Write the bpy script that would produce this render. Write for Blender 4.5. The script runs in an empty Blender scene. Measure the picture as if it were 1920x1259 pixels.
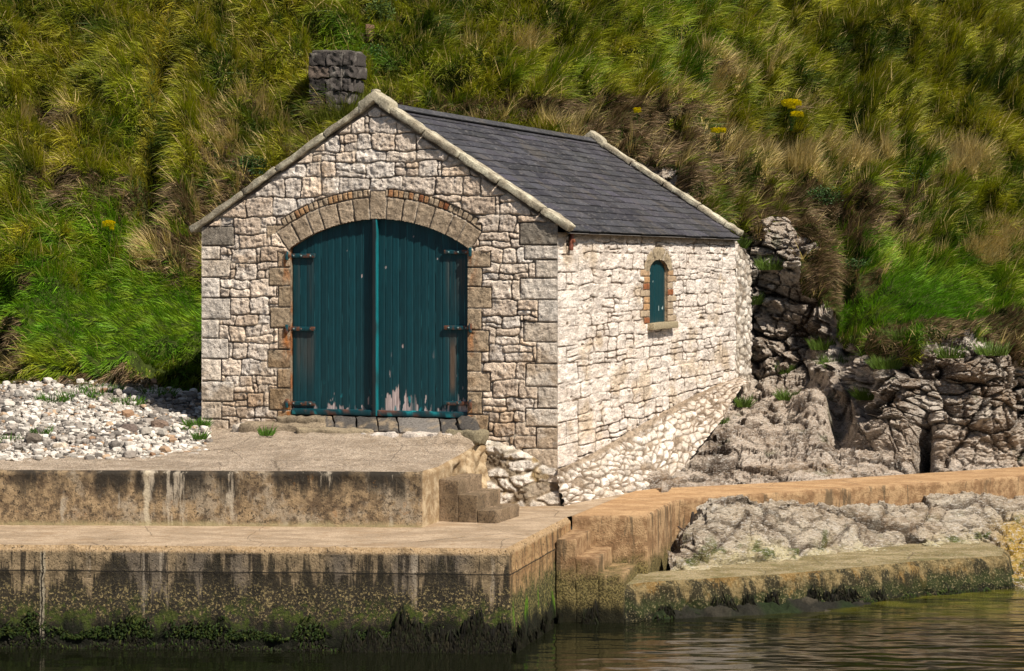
import bpy, bmesh, math, random
import numpy as np
from mathutils import Vector

rng = np.random.default_rng(11)
random.seed(11)
C = bpy.context.scene.collection
SC = bpy.context.scene

# ------------------------------------------------------------ camera geometry
F, CX, HY, CZ = 4400.0, 960.0, 490.0, 5.82
def PY(px, py, Y):
    return np.array([(px - CX) / F * Y, Y, CZ - (py - HY) / F * Y])
def PZ(px, py, Z):
    return PY(px, py, (CZ - Z) * F / (py - HY))
def proj(P):
    P = np.asarray(P, float)
    return CX + F * P[..., 0] / P[..., 1], HY + F * (CZ - P[..., 2]) / P[..., 1]

# boathouse frame
BA = -math.radians(18.7)
BO = np.array([-5.674, 43.28])
bxv = np.array([math.cos(BA), math.sin(BA)])
byv = np.array([-math.sin(BA), math.cos(BA)])
BZ = 1.5
WID, LEN = 6.81, 13.56
XM = WID / 2
def G(px, py, off=0.0):
    o = BO + off * byv
    k = (px - CX) / F
    x = (k * o[1] - o[0]) / (bxv[0] - k * bxv[1])
    Y = o[1] + x * bxv[1]
    return x, CZ - (py - HY) / F * Y - BZ
def S(px, py, off=0.0):
    o = BO + (WID + off) * bxv
    k = (px - CX) / F
    y = (k * o[1] - o[0]) / (byv[0] - k * byv[1])
    Y = o[1] + y * byv[1]
    return y, CZ - (py - HY) / F * Y - BZ

# ------------------------------------------------------------ numpy noise
def _h(ix, iy, iz, s):
    with np.errstate(over='ignore'):
        h = (ix.astype(np.uint32) * np.uint32(374761393) + iy.astype(np.uint32) * np.uint32(668265263)
             + iz.astype(np.uint32) * np.uint32(2147483647) + np.uint32(s * 974711 + 17))
        h = (h ^ (h >> np.uint32(13))) * np.uint32(1274126177)
        h ^= h >> np.uint32(16)
        h = h * np.uint32(2246822519)
        h ^= h >> np.uint32(13)
    return h
def noise(x, y, z=0.0, s=0):
    x, y, z = np.broadcast_arrays(np.asarray(x, float), np.asarray(y, float), np.asarray(z, float))
    fx, fy, fz = np.floor(x), np.floor(y), np.floor(z)
    ix, iy, iz = fx.astype(np.int64), fy.astype(np.int64), fz.astype(np.int64)
    x, y, z = x - fx, y - fy, z - fz
    u, v, w = [t * t * t * (t * (t * 6 - 15) + 10) for t in (x, y, z)]
    r = 0
    for dx in (0, 1):
        for dy in (0, 1):
            for dz in (0, 1):
                h = _h(ix + dx, iy + dy, iz + dz, s)
                gx = (h & np.uint32(1023)).astype(float) / 511.5 - 1
                gy = ((h >> np.uint32(10)) & np.uint32(1023)).astype(float) / 511.5 - 1
                gz = ((h >> np.uint32(20)) & np.uint32(1023)).astype(float) / 511.5 - 1
                d = gx * (x - dx) + gy * (y - dy) + gz * (z - dz)
                r = r + d * (u if dx else 1 - u) * (v if dy else 1 - v) * (w if dz else 1 - w)
    return r * 1.5
def fbm(x, y, z=0.0, o=4, s=0, g=.5):
    r, a, f = 0, 1.0, 1.0
    for i in range(o):
        r = r + a * noise(np.asarray(x) * f, np.asarray(y) * f, np.asarray(z) * f, s + i * 7)
        a *= g; f *= 2.03
    return r
def ridged(x, y, z, o=4, s=0):
    r, a, f = 0, 1.0, 1.0
    for i in range(o):
        r = r + a * (1 - 2.2 * np.abs(noise(x * f, y * f, z * f, s + i * 5)))
        a *= .5; f *= 2.1
    return r / 1.9
def worley(x, y, z, s=0):
    x, y, z = np.broadcast_arrays(np.asarray(x, float), np.asarray(y, float), np.asarray(z, float))
    ix, iy, iz = [np.floor(t).astype(np.int64) for t in (x, y, z)]
    f1 = np.full(x.shape, 9.0); f2 = f1.copy(); idv = np.zeros(x.shape)
    for dx in (-1, 0, 1):
        for dy in (-1, 0, 1):
            for dz in (-1, 0, 1):
                h = _h(ix + dx, iy + dy, iz + dz, s)
                cx = ix + dx + (h & np.uint32(1023)) / 1023.
                cy = iy + dy + ((h >> np.uint32(10)) & np.uint32(1023)) / 1023.
                cz = iz + dz + ((h >> np.uint32(20)) & np.uint32(1023)) / 1023.
                d = np.sqrt((cx - x) ** 2 + (cy - y) ** 2 + (cz - z) ** 2)
                n = d < f1
                f2 = np.where(n, f1, np.minimum(f2, d))
                idv = np.where(n, (h >> np.uint32(3) & np.uint32(4095)) / 4095., idv)
                f1 = np.where(n, d, f1)
    return f1, f2, idv
def facets(x, y, z, s=0):
    """angular broken faces: per-cell tilted planes; returns height and crack mask"""
    x, y, z = np.broadcast_arrays(np.asarray(x, float), np.asarray(y, float), np.asarray(z, float))
    ix, iy, iz = [np.floor(t).astype(np.int64) for t in (x, y, z)]
    f1 = np.full(x.shape, 9.0); f2 = f1.copy(); tl = np.zeros(x.shape); idv = np.zeros(x.shape)
    for dx in (-1, 0, 1):
        for dy in (-1, 0, 1):
            for dz in (-1, 0, 1):
                h = _h(ix + dx, iy + dy, iz + dz, s)
                r = [((h >> np.uint32(k)) & np.uint32(1023)) / 1023. for k in (0, 10, 20)]
                o = [x - ix - dx - r[0], y - iy - dy - r[1], z - iz - dz - r[2]]
                d = np.sqrt(o[0] ** 2 + o[1] ** 2 + o[2] ** 2)
                n = d < f1
                f2 = np.where(n, f1, np.minimum(f2, d)); f1 = np.where(n, d, f1)
                h2 = _h(ix + dx, iy + dy, iz + dz, s + 77)
                q = [((h2 >> np.uint32(k)) & np.uint32(1023)) / 511.5 - 1 for k in (0, 10, 20)]
                tl = np.where(n, o[0] * q[0] + o[1] * q[1] + o[2] * q[2], tl)
                idv = np.where(n, (h2 >> np.uint32(5) & np.uint32(4095)) / 4095., idv)
    return tl * .9 + (idv - .5) * .9, np.exp(-((f2 - f1) / .055) ** 2)
def sst(a, b, x):
    t = np.clip((x - a) / (b - a), 0, 1)
    return t * t * (3 - 2 * t)
def lerp(a, b, t):
    return a + (b - a) * t
def lc(a, b, t):
    return np.asarray(a, float) + (np.asarray(b, float) - np.asarray(a, float)) * np.asarray(t)[..., None]

# ------------------------------------------------------------ materials
class Mat:
    def __init__(s, name, rough=.85, spec=.25):
        s.m = bpy.data.materials.new(name); s.m.use_nodes = True
        s.t = s.m.node_tree; s.t.nodes.clear()
        s.out = s.t.nodes.new('ShaderNodeOutputMaterial')
        s.b = s.t.nodes.new('ShaderNodeBsdfPrincipled')
        s.b.inputs['Roughness'].default_value = rough
        s.b.inputs['Specular IOR Level'].default_value = spec
        s.t.links.new(s.b.outputs[0], s.out.inputs[0])
        s.pos = s.t.nodes.new('ShaderNodeNewGeometry').outputs['Position']
        sp = s.t.nodes.new('ShaderNodeSeparateXYZ'); s.t.links.new(s.pos, sp.inputs[0])
        s.x, s.y, s.z = sp.outputs
    def _in(s, sock, v):
        if isinstance(v, bpy.types.NodeSocket): s.t.links.new(v, sock)
        elif v is not None:
            if isinstance(v, tuple) and len(v) == 3 and sock.type == 'RGBA': v = (*v, 1)
            sock.default_value = v
    def math(s, op, a, b=None, c=None, clamp=False):
        n = s.t.nodes.new('ShaderNodeMath'); n.operation = op; n.use_clamp = clamp
        s._in(n.inputs[0], a); s._in(n.inputs[1], b)
        if c is not None: s._in(n.inputs[2], c)
        return n.outputs[0]
    def vec(s, sx=1, sy=1, sz=1, v=None):
        n = s.t.nodes.new('ShaderNodeMapping'); n.inputs['Scale'].default_value = (sx, sy, sz)
        s._in(n.inputs[0], v or s.pos); return n.outputs[0]
    def noise(s, scale=5., detail=4., rough=.6, v=None, dist=0.):
        n = s.t.nodes.new('ShaderNodeTexNoise')
        s._in(n.inputs['Vector'], v or s.pos)
        n.inputs['Scale'].default_value = scale; n.inputs['Detail'].default_value = detail
        n.inputs['Roughness'].default_value = rough; n.inputs['Distortion'].default_value = dist
        return n.outputs['Fac']
    def vor(s, scale=5., v=None, feat='F1', rnd=1.):
        n = s.t.nodes.new('ShaderNodeTexVoronoi'); n.feature = feat
        s._in(n.inputs['Vector'], v or s.pos); n.inputs['Scale'].default_value = scale
        n.inputs['Randomness'].default_value = rnd
        return n.outputs['Distance']
    def ramp(s, f, stops):
        n = s.t.nodes.new('ShaderNodeValToRGB'); s._in(n.inputs[0], f)
        e = n.color_ramp.elements
        while len(e) < len(stops): e.new(.5)
        for el, (p, c) in zip(e, stops):
            el.position = p
            el.color = (c, c, c, 1) if not isinstance(c, tuple) else (*c, 1)
        return n.outputs[0]
    def rng(s, v, a, b, c=0., d=1.):
        n = s.t.nodes.new('ShaderNodeMapRange'); n.clamp = True
        n.interpolation_type = 'SMOOTHSTEP'
        s._in(n.inputs[0], v)
        for i, k in enumerate((a, b, c, d)): n.inputs[i + 1].default_value = k
        return n.outputs[0]
    def mix(s, f, a, b, mode='MIX'):
        n = s.t.nodes.new('ShaderNodeMix'); n.data_type = 'RGBA'; n.blend_type = mode
        s._in(n.inputs[0], f); s._in(n.inputs[6], a); s._in(n.inputs[7], b)
        return n.outputs[2]
    def attr(s, name, col=True):
        n = s.t.nodes.new('ShaderNodeAttribute'); n.attribute_name = name
        return n.outputs['Color' if col else 'Fac']
    def bump(s, h, strength=.5, dist=.02, n0=None):
        n = s.t.nodes.new('ShaderNodeBump')
        n.inputs['Strength'].default_value = strength; n.inputs['Distance'].default_value = dist
        s._in(n.inputs['Height'], h)
        if n0: s.t.links.new(n0, n.inputs['Normal'])
        s.t.links.new(n.outputs[0], s.b.inputs['Normal'])
        return n.outputs[0]
    def col(s, c): s._in(s.b.inputs['Base Color'], c); return s.m

def mat_stone(name='weathered_stone', ky=1., k3=.35):
    m = Mat(name, .9, .2)
    tc = m.t.nodes.new('ShaderNodeTexCoord').outputs['Object']
    v = m.vec(1, ky, 1, tc)
    n1 = m.noise(9, 6, .7, v=v); n2 = m.noise(48, 4, .75, v=v); n3 = m.noise(2.0, 3, .6, v=v)
    k = m.rng(n1, .34, .66, .66, 1.2); k2 = m.rng(n2, .32, .68, .68, 1.2)
    c = m.mix(1., m.attr('col'), m.math('MULTIPLY', k, k2), 'MULTIPLY')
    c = m.mix(m.rng(n3, .52, .75, 0, k3), c, (.3, .22, .14))
    m.bump(m.math('ADD', m.math('MULTIPLY', n2, .6), n1), .9, .035)
    return m.col(c)
def mat_rock():
    m = Mat('limestone_rock', .9, .2)
    v = m.vec(1, 1, 2.6)
    w = m.vec(.45, .45, 2.6)
    n1 = m.noise(2.6, 9, .75, v=v); n2 = m.noise(13, 7, .78, v=v); n3 = m.noise(.8, 4, .6); n4 = m.noise(5, 8, .75, v=w)
    c = m.mix(m.rng(n1, .38, .46, .5, 0), m.attr('col'), (.32, .23, .16))
    c = m.mix(m.rng(n2, .54, .585, 0, .85), c, (.95, .89, .80))
    c = m.mix(m.rng(n2, .39, .43, .9, 0), c, (.13, .09, .06))
    c = m.mix(m.rng(n4, .35, .39, .9, 0), c, (.055, .038, .027))
    c = m.mix(m.rng(n3, .55, .70, 0, .4), c, (.46, .30, .16))
    h = m.math('ADD', m.math('MULTIPLY', n2, .9), n1)
    h = m.math('ADD', h, m.math('MULTIPLY', n4, .9))
    m.bump(h, 1., .17)
    return m.col(c)
def mat_slate():
    m = Mat('roof_slate', .55, .4)
    n = m.noise(4, 5, .65, v=m.vec(3.5, 1, 6)); n2 = m.noise(40, 3, .6)
    c = m.mix(1., m.attr('col'), m.rng(n2, .3, .7, .7, 1.25), 'MULTIPLY')
    c = m.mix(m.rng(n, .53, .68, 0, .5), c, (.19, .175, .17))
    c = m.mix(m.rng(m.noise(1.3, 5, .7), .55, .66, 0, .5), c, (.10, .085, .07))
    m.bump(n2, .4, .008)
    return m.col(c)
def mat_simple(name, a, b, scale=8, rough=.8, spec=.25, bs=.4, bd=.02, sz=1):
    m = Mat(name, rough, spec)
    n = m.noise(scale, 6, .65, v=m.vec(1, 1, sz)); n2 = m.noise(scale * 6, 4, .65)
    c = m.mix(m.rng(n, .33, .66), a, b)
    c = m.mix(1., c, m.rng(n2, .3, .7, .75, 1.2), 'MULTIPLY')
    m.bump(n2, bs, bd)
    return m.col(c)
def mat_attr(name, rough=.7, spec=.3, nscale=20, lo=.75, hi=1.2, bd=.01, sx=1, sz=1):
    m = Mat(name, rough, spec)
    n = m.noise(nscale, 5, .65, v=m.vec(sx, sx, sz))
    m.bump(n, .5, bd)
    return m.col(m.mix(1., m.attr('col'), m.rng(n, .3, .7, lo, hi), 'MULTIPLY'))
def mat_terrace_wall():
    m = Mat('stained_concrete', .9, .2)
    n = m.noise(1.3, 6, .7); f = m.noise(26, 5, .75); g = m.noise(4, 7, .75); g2 = m.noise(9, 6, .75)
    st = m.noise(3.2, 6, .7, v=m.vec(1, 1, .14)); st2 = m.noise(.8, 3, .6, v=m.vec(1, 1, .2))
    c = m.mix(m.rng(g, .40, .60), (.13, .09, .055), (.36, .26, .15))
    c = m.mix(m.rng(n, .52, .62, 0, .75), c, (.36, .30, .22))
    c = m.mix(m.rng(g2, .40, .48, .75, 0), c, (.07, .052, .036))
    top = m.rng(m.math('ADD', m.z, m.math('MULTIPLY', st, 1.6)), 2.72, 3.15)
    c = m.mix(m.math('MULTIPLY', top, m.rng(st2, .42, .54, .25, .97)), c, (.028, .024, .019))
    pit = m.rng(m.noise(19, 3, .8), .57, .64)
    c = m.mix(m.math('MULTIPLY', pit, .85), c, (.025, .02, .016))
    c = m.mix(m.rng(m.noise(2.6, 5, .7), .60, .70, 0, .5), c, (.36, .18, .055))
    c = m.mix(m.rng(st, .58, .66, 0, .7), c, (.5, .43, .33))
    c = m.mix(m.rng(m.noise(1.1, 4, .7, v=m.vec(1, 1, .4)), .60, .66, 0, .6), c, (.5, .44, .35))
    sx = m.math('ABSOLUTE', m.math('ADD', m.math('SUBTRACT', m.x, float(PZ(275, 986, 1.54)[0])), m.math('MULTIPLY', m.math('SUBTRACT', m.noise(4, 4, .6), .5), .15)))
    c = m.mix(m.rng(sx, .02, .06, .85, 0), c, (.52, .45, .33))
    foot = m.rng(m.math('ADD', m.z, m.math('MULTIPLY', g, .3)), 1.68, 1.80, 1, 0)
    c = m.mix(m.math('MULTIPLY', foot, .65), c, (.42, .36, .19))
    side = m.math('MULTIPLY', m.rng(m.x, -1.455, -1.43), .85)
    c = m.mix(side, c, m.mix(m.rng(g, .42, .6), (.30, .205, .11), (.5, .39, .25)))  # end face mixed paler, sunlight painted into its colour
    m.bump(m.math('ADD', m.math('MULTIPLY', f, .6), g), .8, .04)
    return m.col(c)
def mat_quay_wall():
    m = Mat('tidal_concrete', .88, .2)
    f = m.noise(26, 5, .78); g = m.noise(4, 7, .75)
    st = m.noise(2.4, 6, .72, v=m.vec(1, 1, .06)); st2 = m.noise(6, 4, .7, v=m.vec(1, 1, .06))
    big = m.noise(.8, 3, .55, v=m.vec(1, 1, .08)); pt = m.noise(19, 3, .8)
    c = m.mix(m.rng(g, .38, .62), (.17, .125, .075), (.38, .28, .165))
    c = m.mix(m.rng(big, .47, .53, 0, .8), c, (.15, .125, .10))
    c = m.mix(m.rng(st2, .52, .58, 0, .9), c, (.032, .026, .02))
    c = m.mix(m.rng(st, .60, .66, 0, .5), c, (.5, .42, .32))
    z1 = m.math('ADD', m.z, m.math('MULTIPLY', m.math('SUBTRACT', st, .5), 3.4))
    c = m.mix(m.rng(z1, .95, 1.2, .93, 0), c, (.028, .024, .017))
    sp = m.math('MULTIPLY', m.rng(f, .53, .60), m.math('MULTIPLY', m.rng(m.z, .3, .6), m.rng(m.z, .8, 1.1, 1, .12)))
    c = m.mix(sp, c, (.36, .28, .13))
    z2 = m.math('ADD', m.z, m.math('MULTIPLY', m.math('SUBTRACT', g, .5), 1.3))
    gr = m.math('MULTIPLY', m.rng(z2, .5, .8, 1, 0), m.rng(m.noise(6, 6, .75), .46, .56))
    c = m.mix(m.math('MULTIPLY', gr, .85), c, (.06, .085, .012))
    edge = m.rng(m.x, -.06, .02)
    sandy = m.mix(m.rng(st2, .52, .6, 0, .7), m.mix(m.rng(g, .38, .62), (.36, .2, .09), (.5, .32, .15)), (.07, .055, .03))
    sandy = m.mix(m.rng(z2, .75, 1.05, 1, 0), sandy, m.mix(m.rng(f, .48, .58), (.05, .05, .018), (.3, .25, .09)))
    c = m.mix(m.math('MULTIPLY', edge, .9), c, sandy)  # right face tinted orange, its sunlit look painted into the colour
    alg = m.math('MULTIPLY', edge, m.math('MULTIPLY', m.rng(m.noise(3, 3, .6, v=m.vec(1, 1, .35)), .55, .6), m.rng(m.z, .8, .6)))
    c = m.mix(alg, c, (.10, .2, .01))
    c = m.mix(m.rng(m.math('ADD', m.z, m.math('MULTIPLY', m.math('SUBTRACT', st, .5), 1.2)), .22, .48, .95, 0), c, (.009, .010, .005))
    sz = m.math('ABSOLUTE', m.math('SUBTRACT', m.math('ADD', m.z, m.math('MULTIPLY', m.noise(1.2, 3, .6), .05)), 1.185))
    c = m.mix(m.rng(sz, .006, .014, .85, 0), c, (.015, .013, .01))
    sx = m.math('ABSOLUTE', m.math('ADD', m.math('SUBTRACT', m.x, float(PZ(80, 1023, 1.54)[0])), m.math('MULTIPLY', m.math('SUBTRACT', m.noise(5, 4, .6), .5), .12)))
    c = m.mix(m.rng(sx, .02, .05, .8, 0), c, (.42, .36, .26))
    c = m.mix(m.rng(sx, .006, .016, 1, 0), c, (.012, .01, .008))
    c = m.mix(m.rng(m.z, 1.42, 1.48, 0, .9), c, m.mix(m.rng(f, .4, .6), (.36, .24, .12), (.52, .37, .22)))
    c = m.mix(m.rng(pt, .57, .63, 0, .85), c, (.025, .02, .015))
    m.bump(m.math('ADD', f, g), .9, .05)
    return m.col(c)
def mat_ledge_wall():
    m = Mat('algae_concrete', .88, .2)
    f = m.noise(26, 5, .78); g = m.noise(4, 7, .75); g2 = m.noise(1.6, 4, .6)
    st = m.noise(4, 6, .72, v=m.vec(1, 1, .12))
    c = m.mix(m.rng(g, .40, .60), (.09, .07, .03), (.30, .22, .10))
    c = m.mix(m.rng(g2, .52, .60, 0, .6), c, (.28, .155, .04))
    z1 = m.math('ADD', m.z, m.math('MULTIPLY', m.math('SUBTRACT', st, .5), 2.2))
    c = m.mix(m.rng(z1, .3, .55, .95, 0), c, (.028, .025, .013))
    z2 = m.math('ADD', m.z, m.math('MULTIPLY', m.math('SUBTRACT', g, .5), .9))
    c = m.mix(m.rng(z2, .15, .4, .8, 0), c, (.03, .045, .01))
    c = m.mix(m.rng(z2, .0, .16, .9, 0), c, (.01, .01, .006))
    c = m.mix(m.rng(f, .54, .62, 0, .6), c, (.45, .37, .2))
    c = m.mix(m.rng(f, .38, .44, .7, 0), c, (.05, .04, .02))
    m.bump(m.math('ADD', f, g), 1.0, .06)
    return m.col(c)
def mat_deck(name, a, b, stain, gravel=0.):
    m = Mat(name, .9, .2)
    n = m.noise(1.2, 6, .65, v=m.vec(1, 2, 1)); g = m.noise(45, 5, .75); q = m.noise(7, 5, .7)
    c = m.mix(m.rng(n, .4, .6), a, b)
    c = m.mix(m.rng(q, .53, .62, 0, .6), c, stain)
    c = m.mix(1., c, m.rng(g, .35, .65, .7 - gravel * .3, 1.25 + gravel * .2), 'MULTIPLY')
    if gravel:
        v = m.vor(16)
        c = m.mix(m.rng(v, .1, .32, .5, 0), c, (.55, .5, .42))
        c = m.mix(m.rng(m.noise(22, 3, .7), .6, .7, 0, .5), c, (.12, .09, .06))
    if name == 'step_concrete': c = m.mix(m.rng(m.noise(24, 3, .8), .56, .62, 0, .8), c, (.04, .03, .022))
    cv = m.vor(.5, v=m.mix(.12, m.pos, m.noise(2.5, 4, .7)), feat='DISTANCE_TO_EDGE')
    c = m.mix(m.rng(cv, .002, .006, .6, 0), c, (.08, .06, .04))
    c = m.mix(m.rng(m.noise(.7, 5, .7), .56, .64, 0, .45), c, stain)
    m.bump(m.math('ADD', g, q), .5 + gravel * .4, .02 + gravel * .02)
    return m.col(c)
def mat_blade():
    m = Mat('grass_blades', .6, .3)
    c = m.attr('col'); m.col(c)
    tr = m.t.nodes.new('ShaderNodeBsdfTranslucent'); m.t.links.new(c, tr.inputs[0])
    mx = m.t.nodes.new('ShaderNodeMixShader'); mx.inputs[0].default_value = .22
    m.t.links.new(m.b.outputs[0], mx.inputs[1]); m.t.links.new(tr.outputs[0], mx.inputs[2])
    m.t.links.new(mx.outputs[0], m.out.inputs[0])
    return m.m
def mat_water():
    m = Mat('harbour_water', .04, .5)
    m.b.inputs['IOR'].default_value = 1.33
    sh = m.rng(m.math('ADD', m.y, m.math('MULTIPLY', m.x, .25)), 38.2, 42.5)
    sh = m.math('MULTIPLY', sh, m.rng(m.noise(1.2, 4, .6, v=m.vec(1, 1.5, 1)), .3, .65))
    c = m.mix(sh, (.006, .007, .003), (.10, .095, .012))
    n = m.noise(16, 4, .6, v=m.vec(.5, 1, 1))
    m.bump(n, .12, .01)
    return m.col(c)

M = dict(
    stone=mat_stone(), side=mat_stone('limewashed_stone', .28, .2), rock=mat_rock(), slate=mat_slate(),
    paint=mat_attr('painted_boards', .5, .4, 14, .8, 1.2, .004, sx=3, sz=.25),
    iron=mat_attr('painted_iron', .55, .4, 40, .7, 1.3, .004),
    block=mat_attr('rough_block', .92, .2, 30, .6, 1.3, .03),
    terrace=mat_terrace_wall(), quay=mat_quay_wall(), ledge=mat_ledge_wall(),
    deck=mat_deck('quay_deck', (.3, .225, .15), (.42, .32, .22), (.27, .18, .1)),
    walk=mat_deck('walkway_deck', (.34, .205, .10), (.45, .29, .15), (.26, .15, .075)),
    top=mat_deck('terrace_deck', (.34, .27, .2), (.46, .37, .28), (.24, .18, .12), 1.),
    moss=mat_deck('ledge_deck', (.20, .16, .075), (.31, .25, .14), (.10, .10, .03), .5),
    step=mat_deck('step_concrete', (.16, .115, .07), (.25, .18, .115), (.09, .065, .045), 0.),
    soil=mat_simple('hill_soil', (.026, .036, .008), (.05, .068, .012), 3, .95, .1, .6, .05),
    bed=mat_simple('beach_bed', (.05, .045, .035), (.11, .09, .07), 5, .95, .1, .6, .05),
    dark=mat_simple('dark_inside', (.02, .017, .015), (.03, .025, .02), 5),
    blade=mat_blade(), water=mat_water(),
    pebble=mat_attr('pebble', .9, .2, 25, .8, 1.15, .02),
    weed=mat_attr('seaweed_fronds', .75, .15, 10, .7, 1.2, .01),
    petal=mat_attr('petal', .6, .2, 30, .85, 1.1, .002),
)

# ------------------------------------------------------------ mesh helpers
def mesh_obj(name, V, faces, mat, parent=None, attrs=None, smooth=True):
    """V (n,3); faces: list of int arrays (k,3)/(k,4)"""
    V = np.asarray(V, np.float32)
    me = bpy.data.meshes.new(name)
    me.vertices.add(len(V)); me.vertices.foreach_set('co', V.ravel())
    faces = [np.asarray(f, np.int32) for f in faces if len(f)]
    loops = np.concatenate([f.ravel() for f in faces])
    tot = np.concatenate([np.full(len(f), f.shape[1], np.int32) for f in faces])
    st = np.concatenate([[0], np.cumsum(tot)[:-1]]).astype(np.int32)
    me.loops.add(len(loops)); me.loops.foreach_set('vertex_index', loops)
    me.polygons.add(len(tot)); me.polygons.foreach_set('loop_start', st)
    try: me.polygons.foreach_set('loop_total', tot)
    except Exception: pass
    me.polygons.foreach_set('use_smooth', np.full(len(tot), smooth))
    for k, a in (attrs or {}).items():
        a = np.asarray(a, np.float32)
        if a.ndim == 2:
            at = me.attributes.new(k, 'FLOAT_COLOR', 'POINT')
            if a.shape[1] == 3: a = np.concatenate([a, np.ones((len(a), 1), np.float32)], 1)
            at.data.foreach_set('color', a.ravel())
        else:
            me.attributes.new(k, 'FLOAT', 'POINT').data.foreach_set('value', a)
    me.update(calc_edges=True)
    me.materials.append(mat)
    o = bpy.data.objects.new(name, me); C.objects.link(o)
    if parent: o.parent = parent
    return o
def grid_obj(name, P, mat, parent=None, mask=None, attrs=None, smooth=True, flip=False):
    nr, nc = P.shape[:2]
    idx = np.arange(nr * nc).reshape(nr, nc)
    q = np.stack([idx[:-1, :-1], idx[:-1, 1:], idx[1:, 1:], idx[1:, :-1]], -1)
    if flip: q = q[..., ::-1]
    q = q[mask] if mask is not None else q.reshape(-1, 4)
    used = np.unique(q)
    rm = np.full(nr * nc, -1); rm[used] = np.arange(len(used))
    at = {k: a.reshape(nr * nc, -1)[used] if a.ndim == 3 else a.ravel()[used] for k, a in (attrs or {}).items()}
    return mesh_obj(name, P.reshape(-1, 3)[used], [rm[q]], mat, parent, at, smooth)
def normals(P):
    du = np.gradient(P, axis=1); dv = np.gradient(P, axis=0)
    n = np.cross(du, dv); return n / (np.linalg.norm(n, axis=-1, keepdims=True) + 1e-9)

class Acc:
    def __init__(s): s.v = []; s.q = []; s.t = []; s.c = []; s.n = 0
    def add(s, V, Q=None, T=None, col=(.5, .5, .5)):
        V = np.asarray(V, float)
        if Q is not None and len(Q): s.q.append(np.asarray(Q) + s.n)
        if T is not None and len(T): s.t.append(np.asarray(T) + s.n)
        col = np.asarray(col, float)
        s.c.append(np.broadcast_to(col, (len(V), 3))); s.v.append(V); s.n += len(V)
    def build(s, name, mat, parent=None, smooth=True):
        fs = ([np.concatenate(s.q)] if s.q else []) + ([np.concatenate(s.t)] if s.t else [])
        return mesh_obj(name, np.concatenate(s.v), fs, mat, parent, {'col': np.concatenate(s.c)}, smooth)

def block(acc, c, size, ax=None, seg=4, r=.01, amp=0., fr=3., col=(.5, .5, .5), seed=0, shape=None):
    """rounded, roughened box; ax = 3x3 rows are axes"""
    h = np.asarray(size, float) / 2
    ax = np.eye(3) if ax is None else np.asarray(ax, float)
    c = np.asarray(c, float)
    if isinstance(seg, int): seg = (seg, seg, seg)
    Vs = []; Qs = []; n = 0
    for a in range(3):
        b_, c_ = (a + 1) % 3, (a + 2) % 3
        for sg in (-1, 1):
            def lin(hh, k):
                t = np.linspace(-hh, hh, k + 1)
                if k >= 3: t = np.concatenate([[-hh], np.linspace(-hh + r, hh - r, k - 1), [hh]])
                return t
            A, B = np.meshgrid(lin(h[b_], seg[b_]), lin(h[c_], seg[c_]), indexing='ij')
            p = np.zeros(A.shape + (3,)); p[..., a] = sg * h[a]; p[..., b_] = A; p[..., c_] = B
            k = np.arange(A.size).reshape(A.shape) + n
            q = np.stack([k[:-1, :-1], k[1:, :-1], k[1:, 1:], k[:-1, 1:]], -1).reshape(-1, 4)
            if sg < 0: q = q[:, ::-1]
            Vs.append(p.reshape(-1, 3)); Qs.append(q); n += A.size
    p = np.concatenate(Vs)
    rr = min(r, h.min() * .98)
    inn = np.clip(p, -(h - rr), h - rr); d = p - inn
    L = np.linalg.norm(d, axis=1, keepdims=True) + 1e-9
    p = inn + d / L * np.minimum(L, rr)
    if shape is not None: p = shape(p, h)
    w = p @ ax + c
    if amp:
        q_ = w * fr + seed * 3.7
        w = w + amp * np.stack([fbm(q_[:, 0], q_[:, 1], q_[:, 2], 3, seed + 11 * i) for i in range(3)], 1)
    acc.add(w, Q=np.concatenate(Qs), col=col)

def loft(rows, res=.06, rres=.06):
    """rows: list of control polylines [(x,y,z)...] with the same count -> dense grid"""
    R = np.array(rows, float)
    cols = []
    for i in range(R.shape[1] - 1):
        L = np.linalg.norm(R[:, i + 1] - R[:, i], axis=1).max(); n = max(1, int(math.ceil(L / res)))
        t = np.linspace(0, 1, n, endpoint=False)
        cols.append(R[:, i:i + 1] * (1 - t)[None, :, None] + R[:, i + 1:i + 2] * t[None, :, None])
    cols.append(R[:, -1:]); D = np.concatenate(cols, 1)
    out = []
    for i in range(len(R) - 1):
        L = np.linalg.norm(R[i + 1] - R[i], axis=1).max(); n = max(1, int(math.ceil(L / rres)))
        t = np.linspace(0, 1, n, endpoint=False)
        out.append(D[i][None] * (1 - t)[:, None, None] + D[i + 1][None] * t[:, None, None])
    out.append(D[-1:])
    return np.concatenate(out, 0)
def rough(P, amp=.012, fr=2.5, seed=3, pin=True, extra=0):
    n = normals(P); d = amp * fbm(P[..., 0] * fr, P[..., 1] * fr, P[..., 2] * fr, 5, seed) + extra
    d = np.broadcast_to(d, P.shape[:2]).copy()
    if pin: d[0] = 0
    return P + n * d[..., None]
def poly_sheet(name, pts, z, mat, parent=None):
    bm = bmesh.new(); vs = [bm.verts.new((p[0], p[1], z)) for p in pts]
    f = bm.faces.new(vs)
    if f.calc_area() and f.normal.z < 0: f.normal_flip()
    bm.normal_update()
    if f.normal.z < 0: f.normal_flip()
    me = bpy.data.meshes.new(name); bm.to_mesh(me); bm.free(); me.materials.append(mat)
    o = bpy.data.objects.new(name, me); C.objects.link(o); o.parent = parent
    return o
def tag(o, label=None, cat=None, group=None, kind=None):
    if label: o['label'] = label
    if cat: o['category'] = cat
    if group: o['group'] = group
    if kind: o['kind'] = kind
    return o
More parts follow.
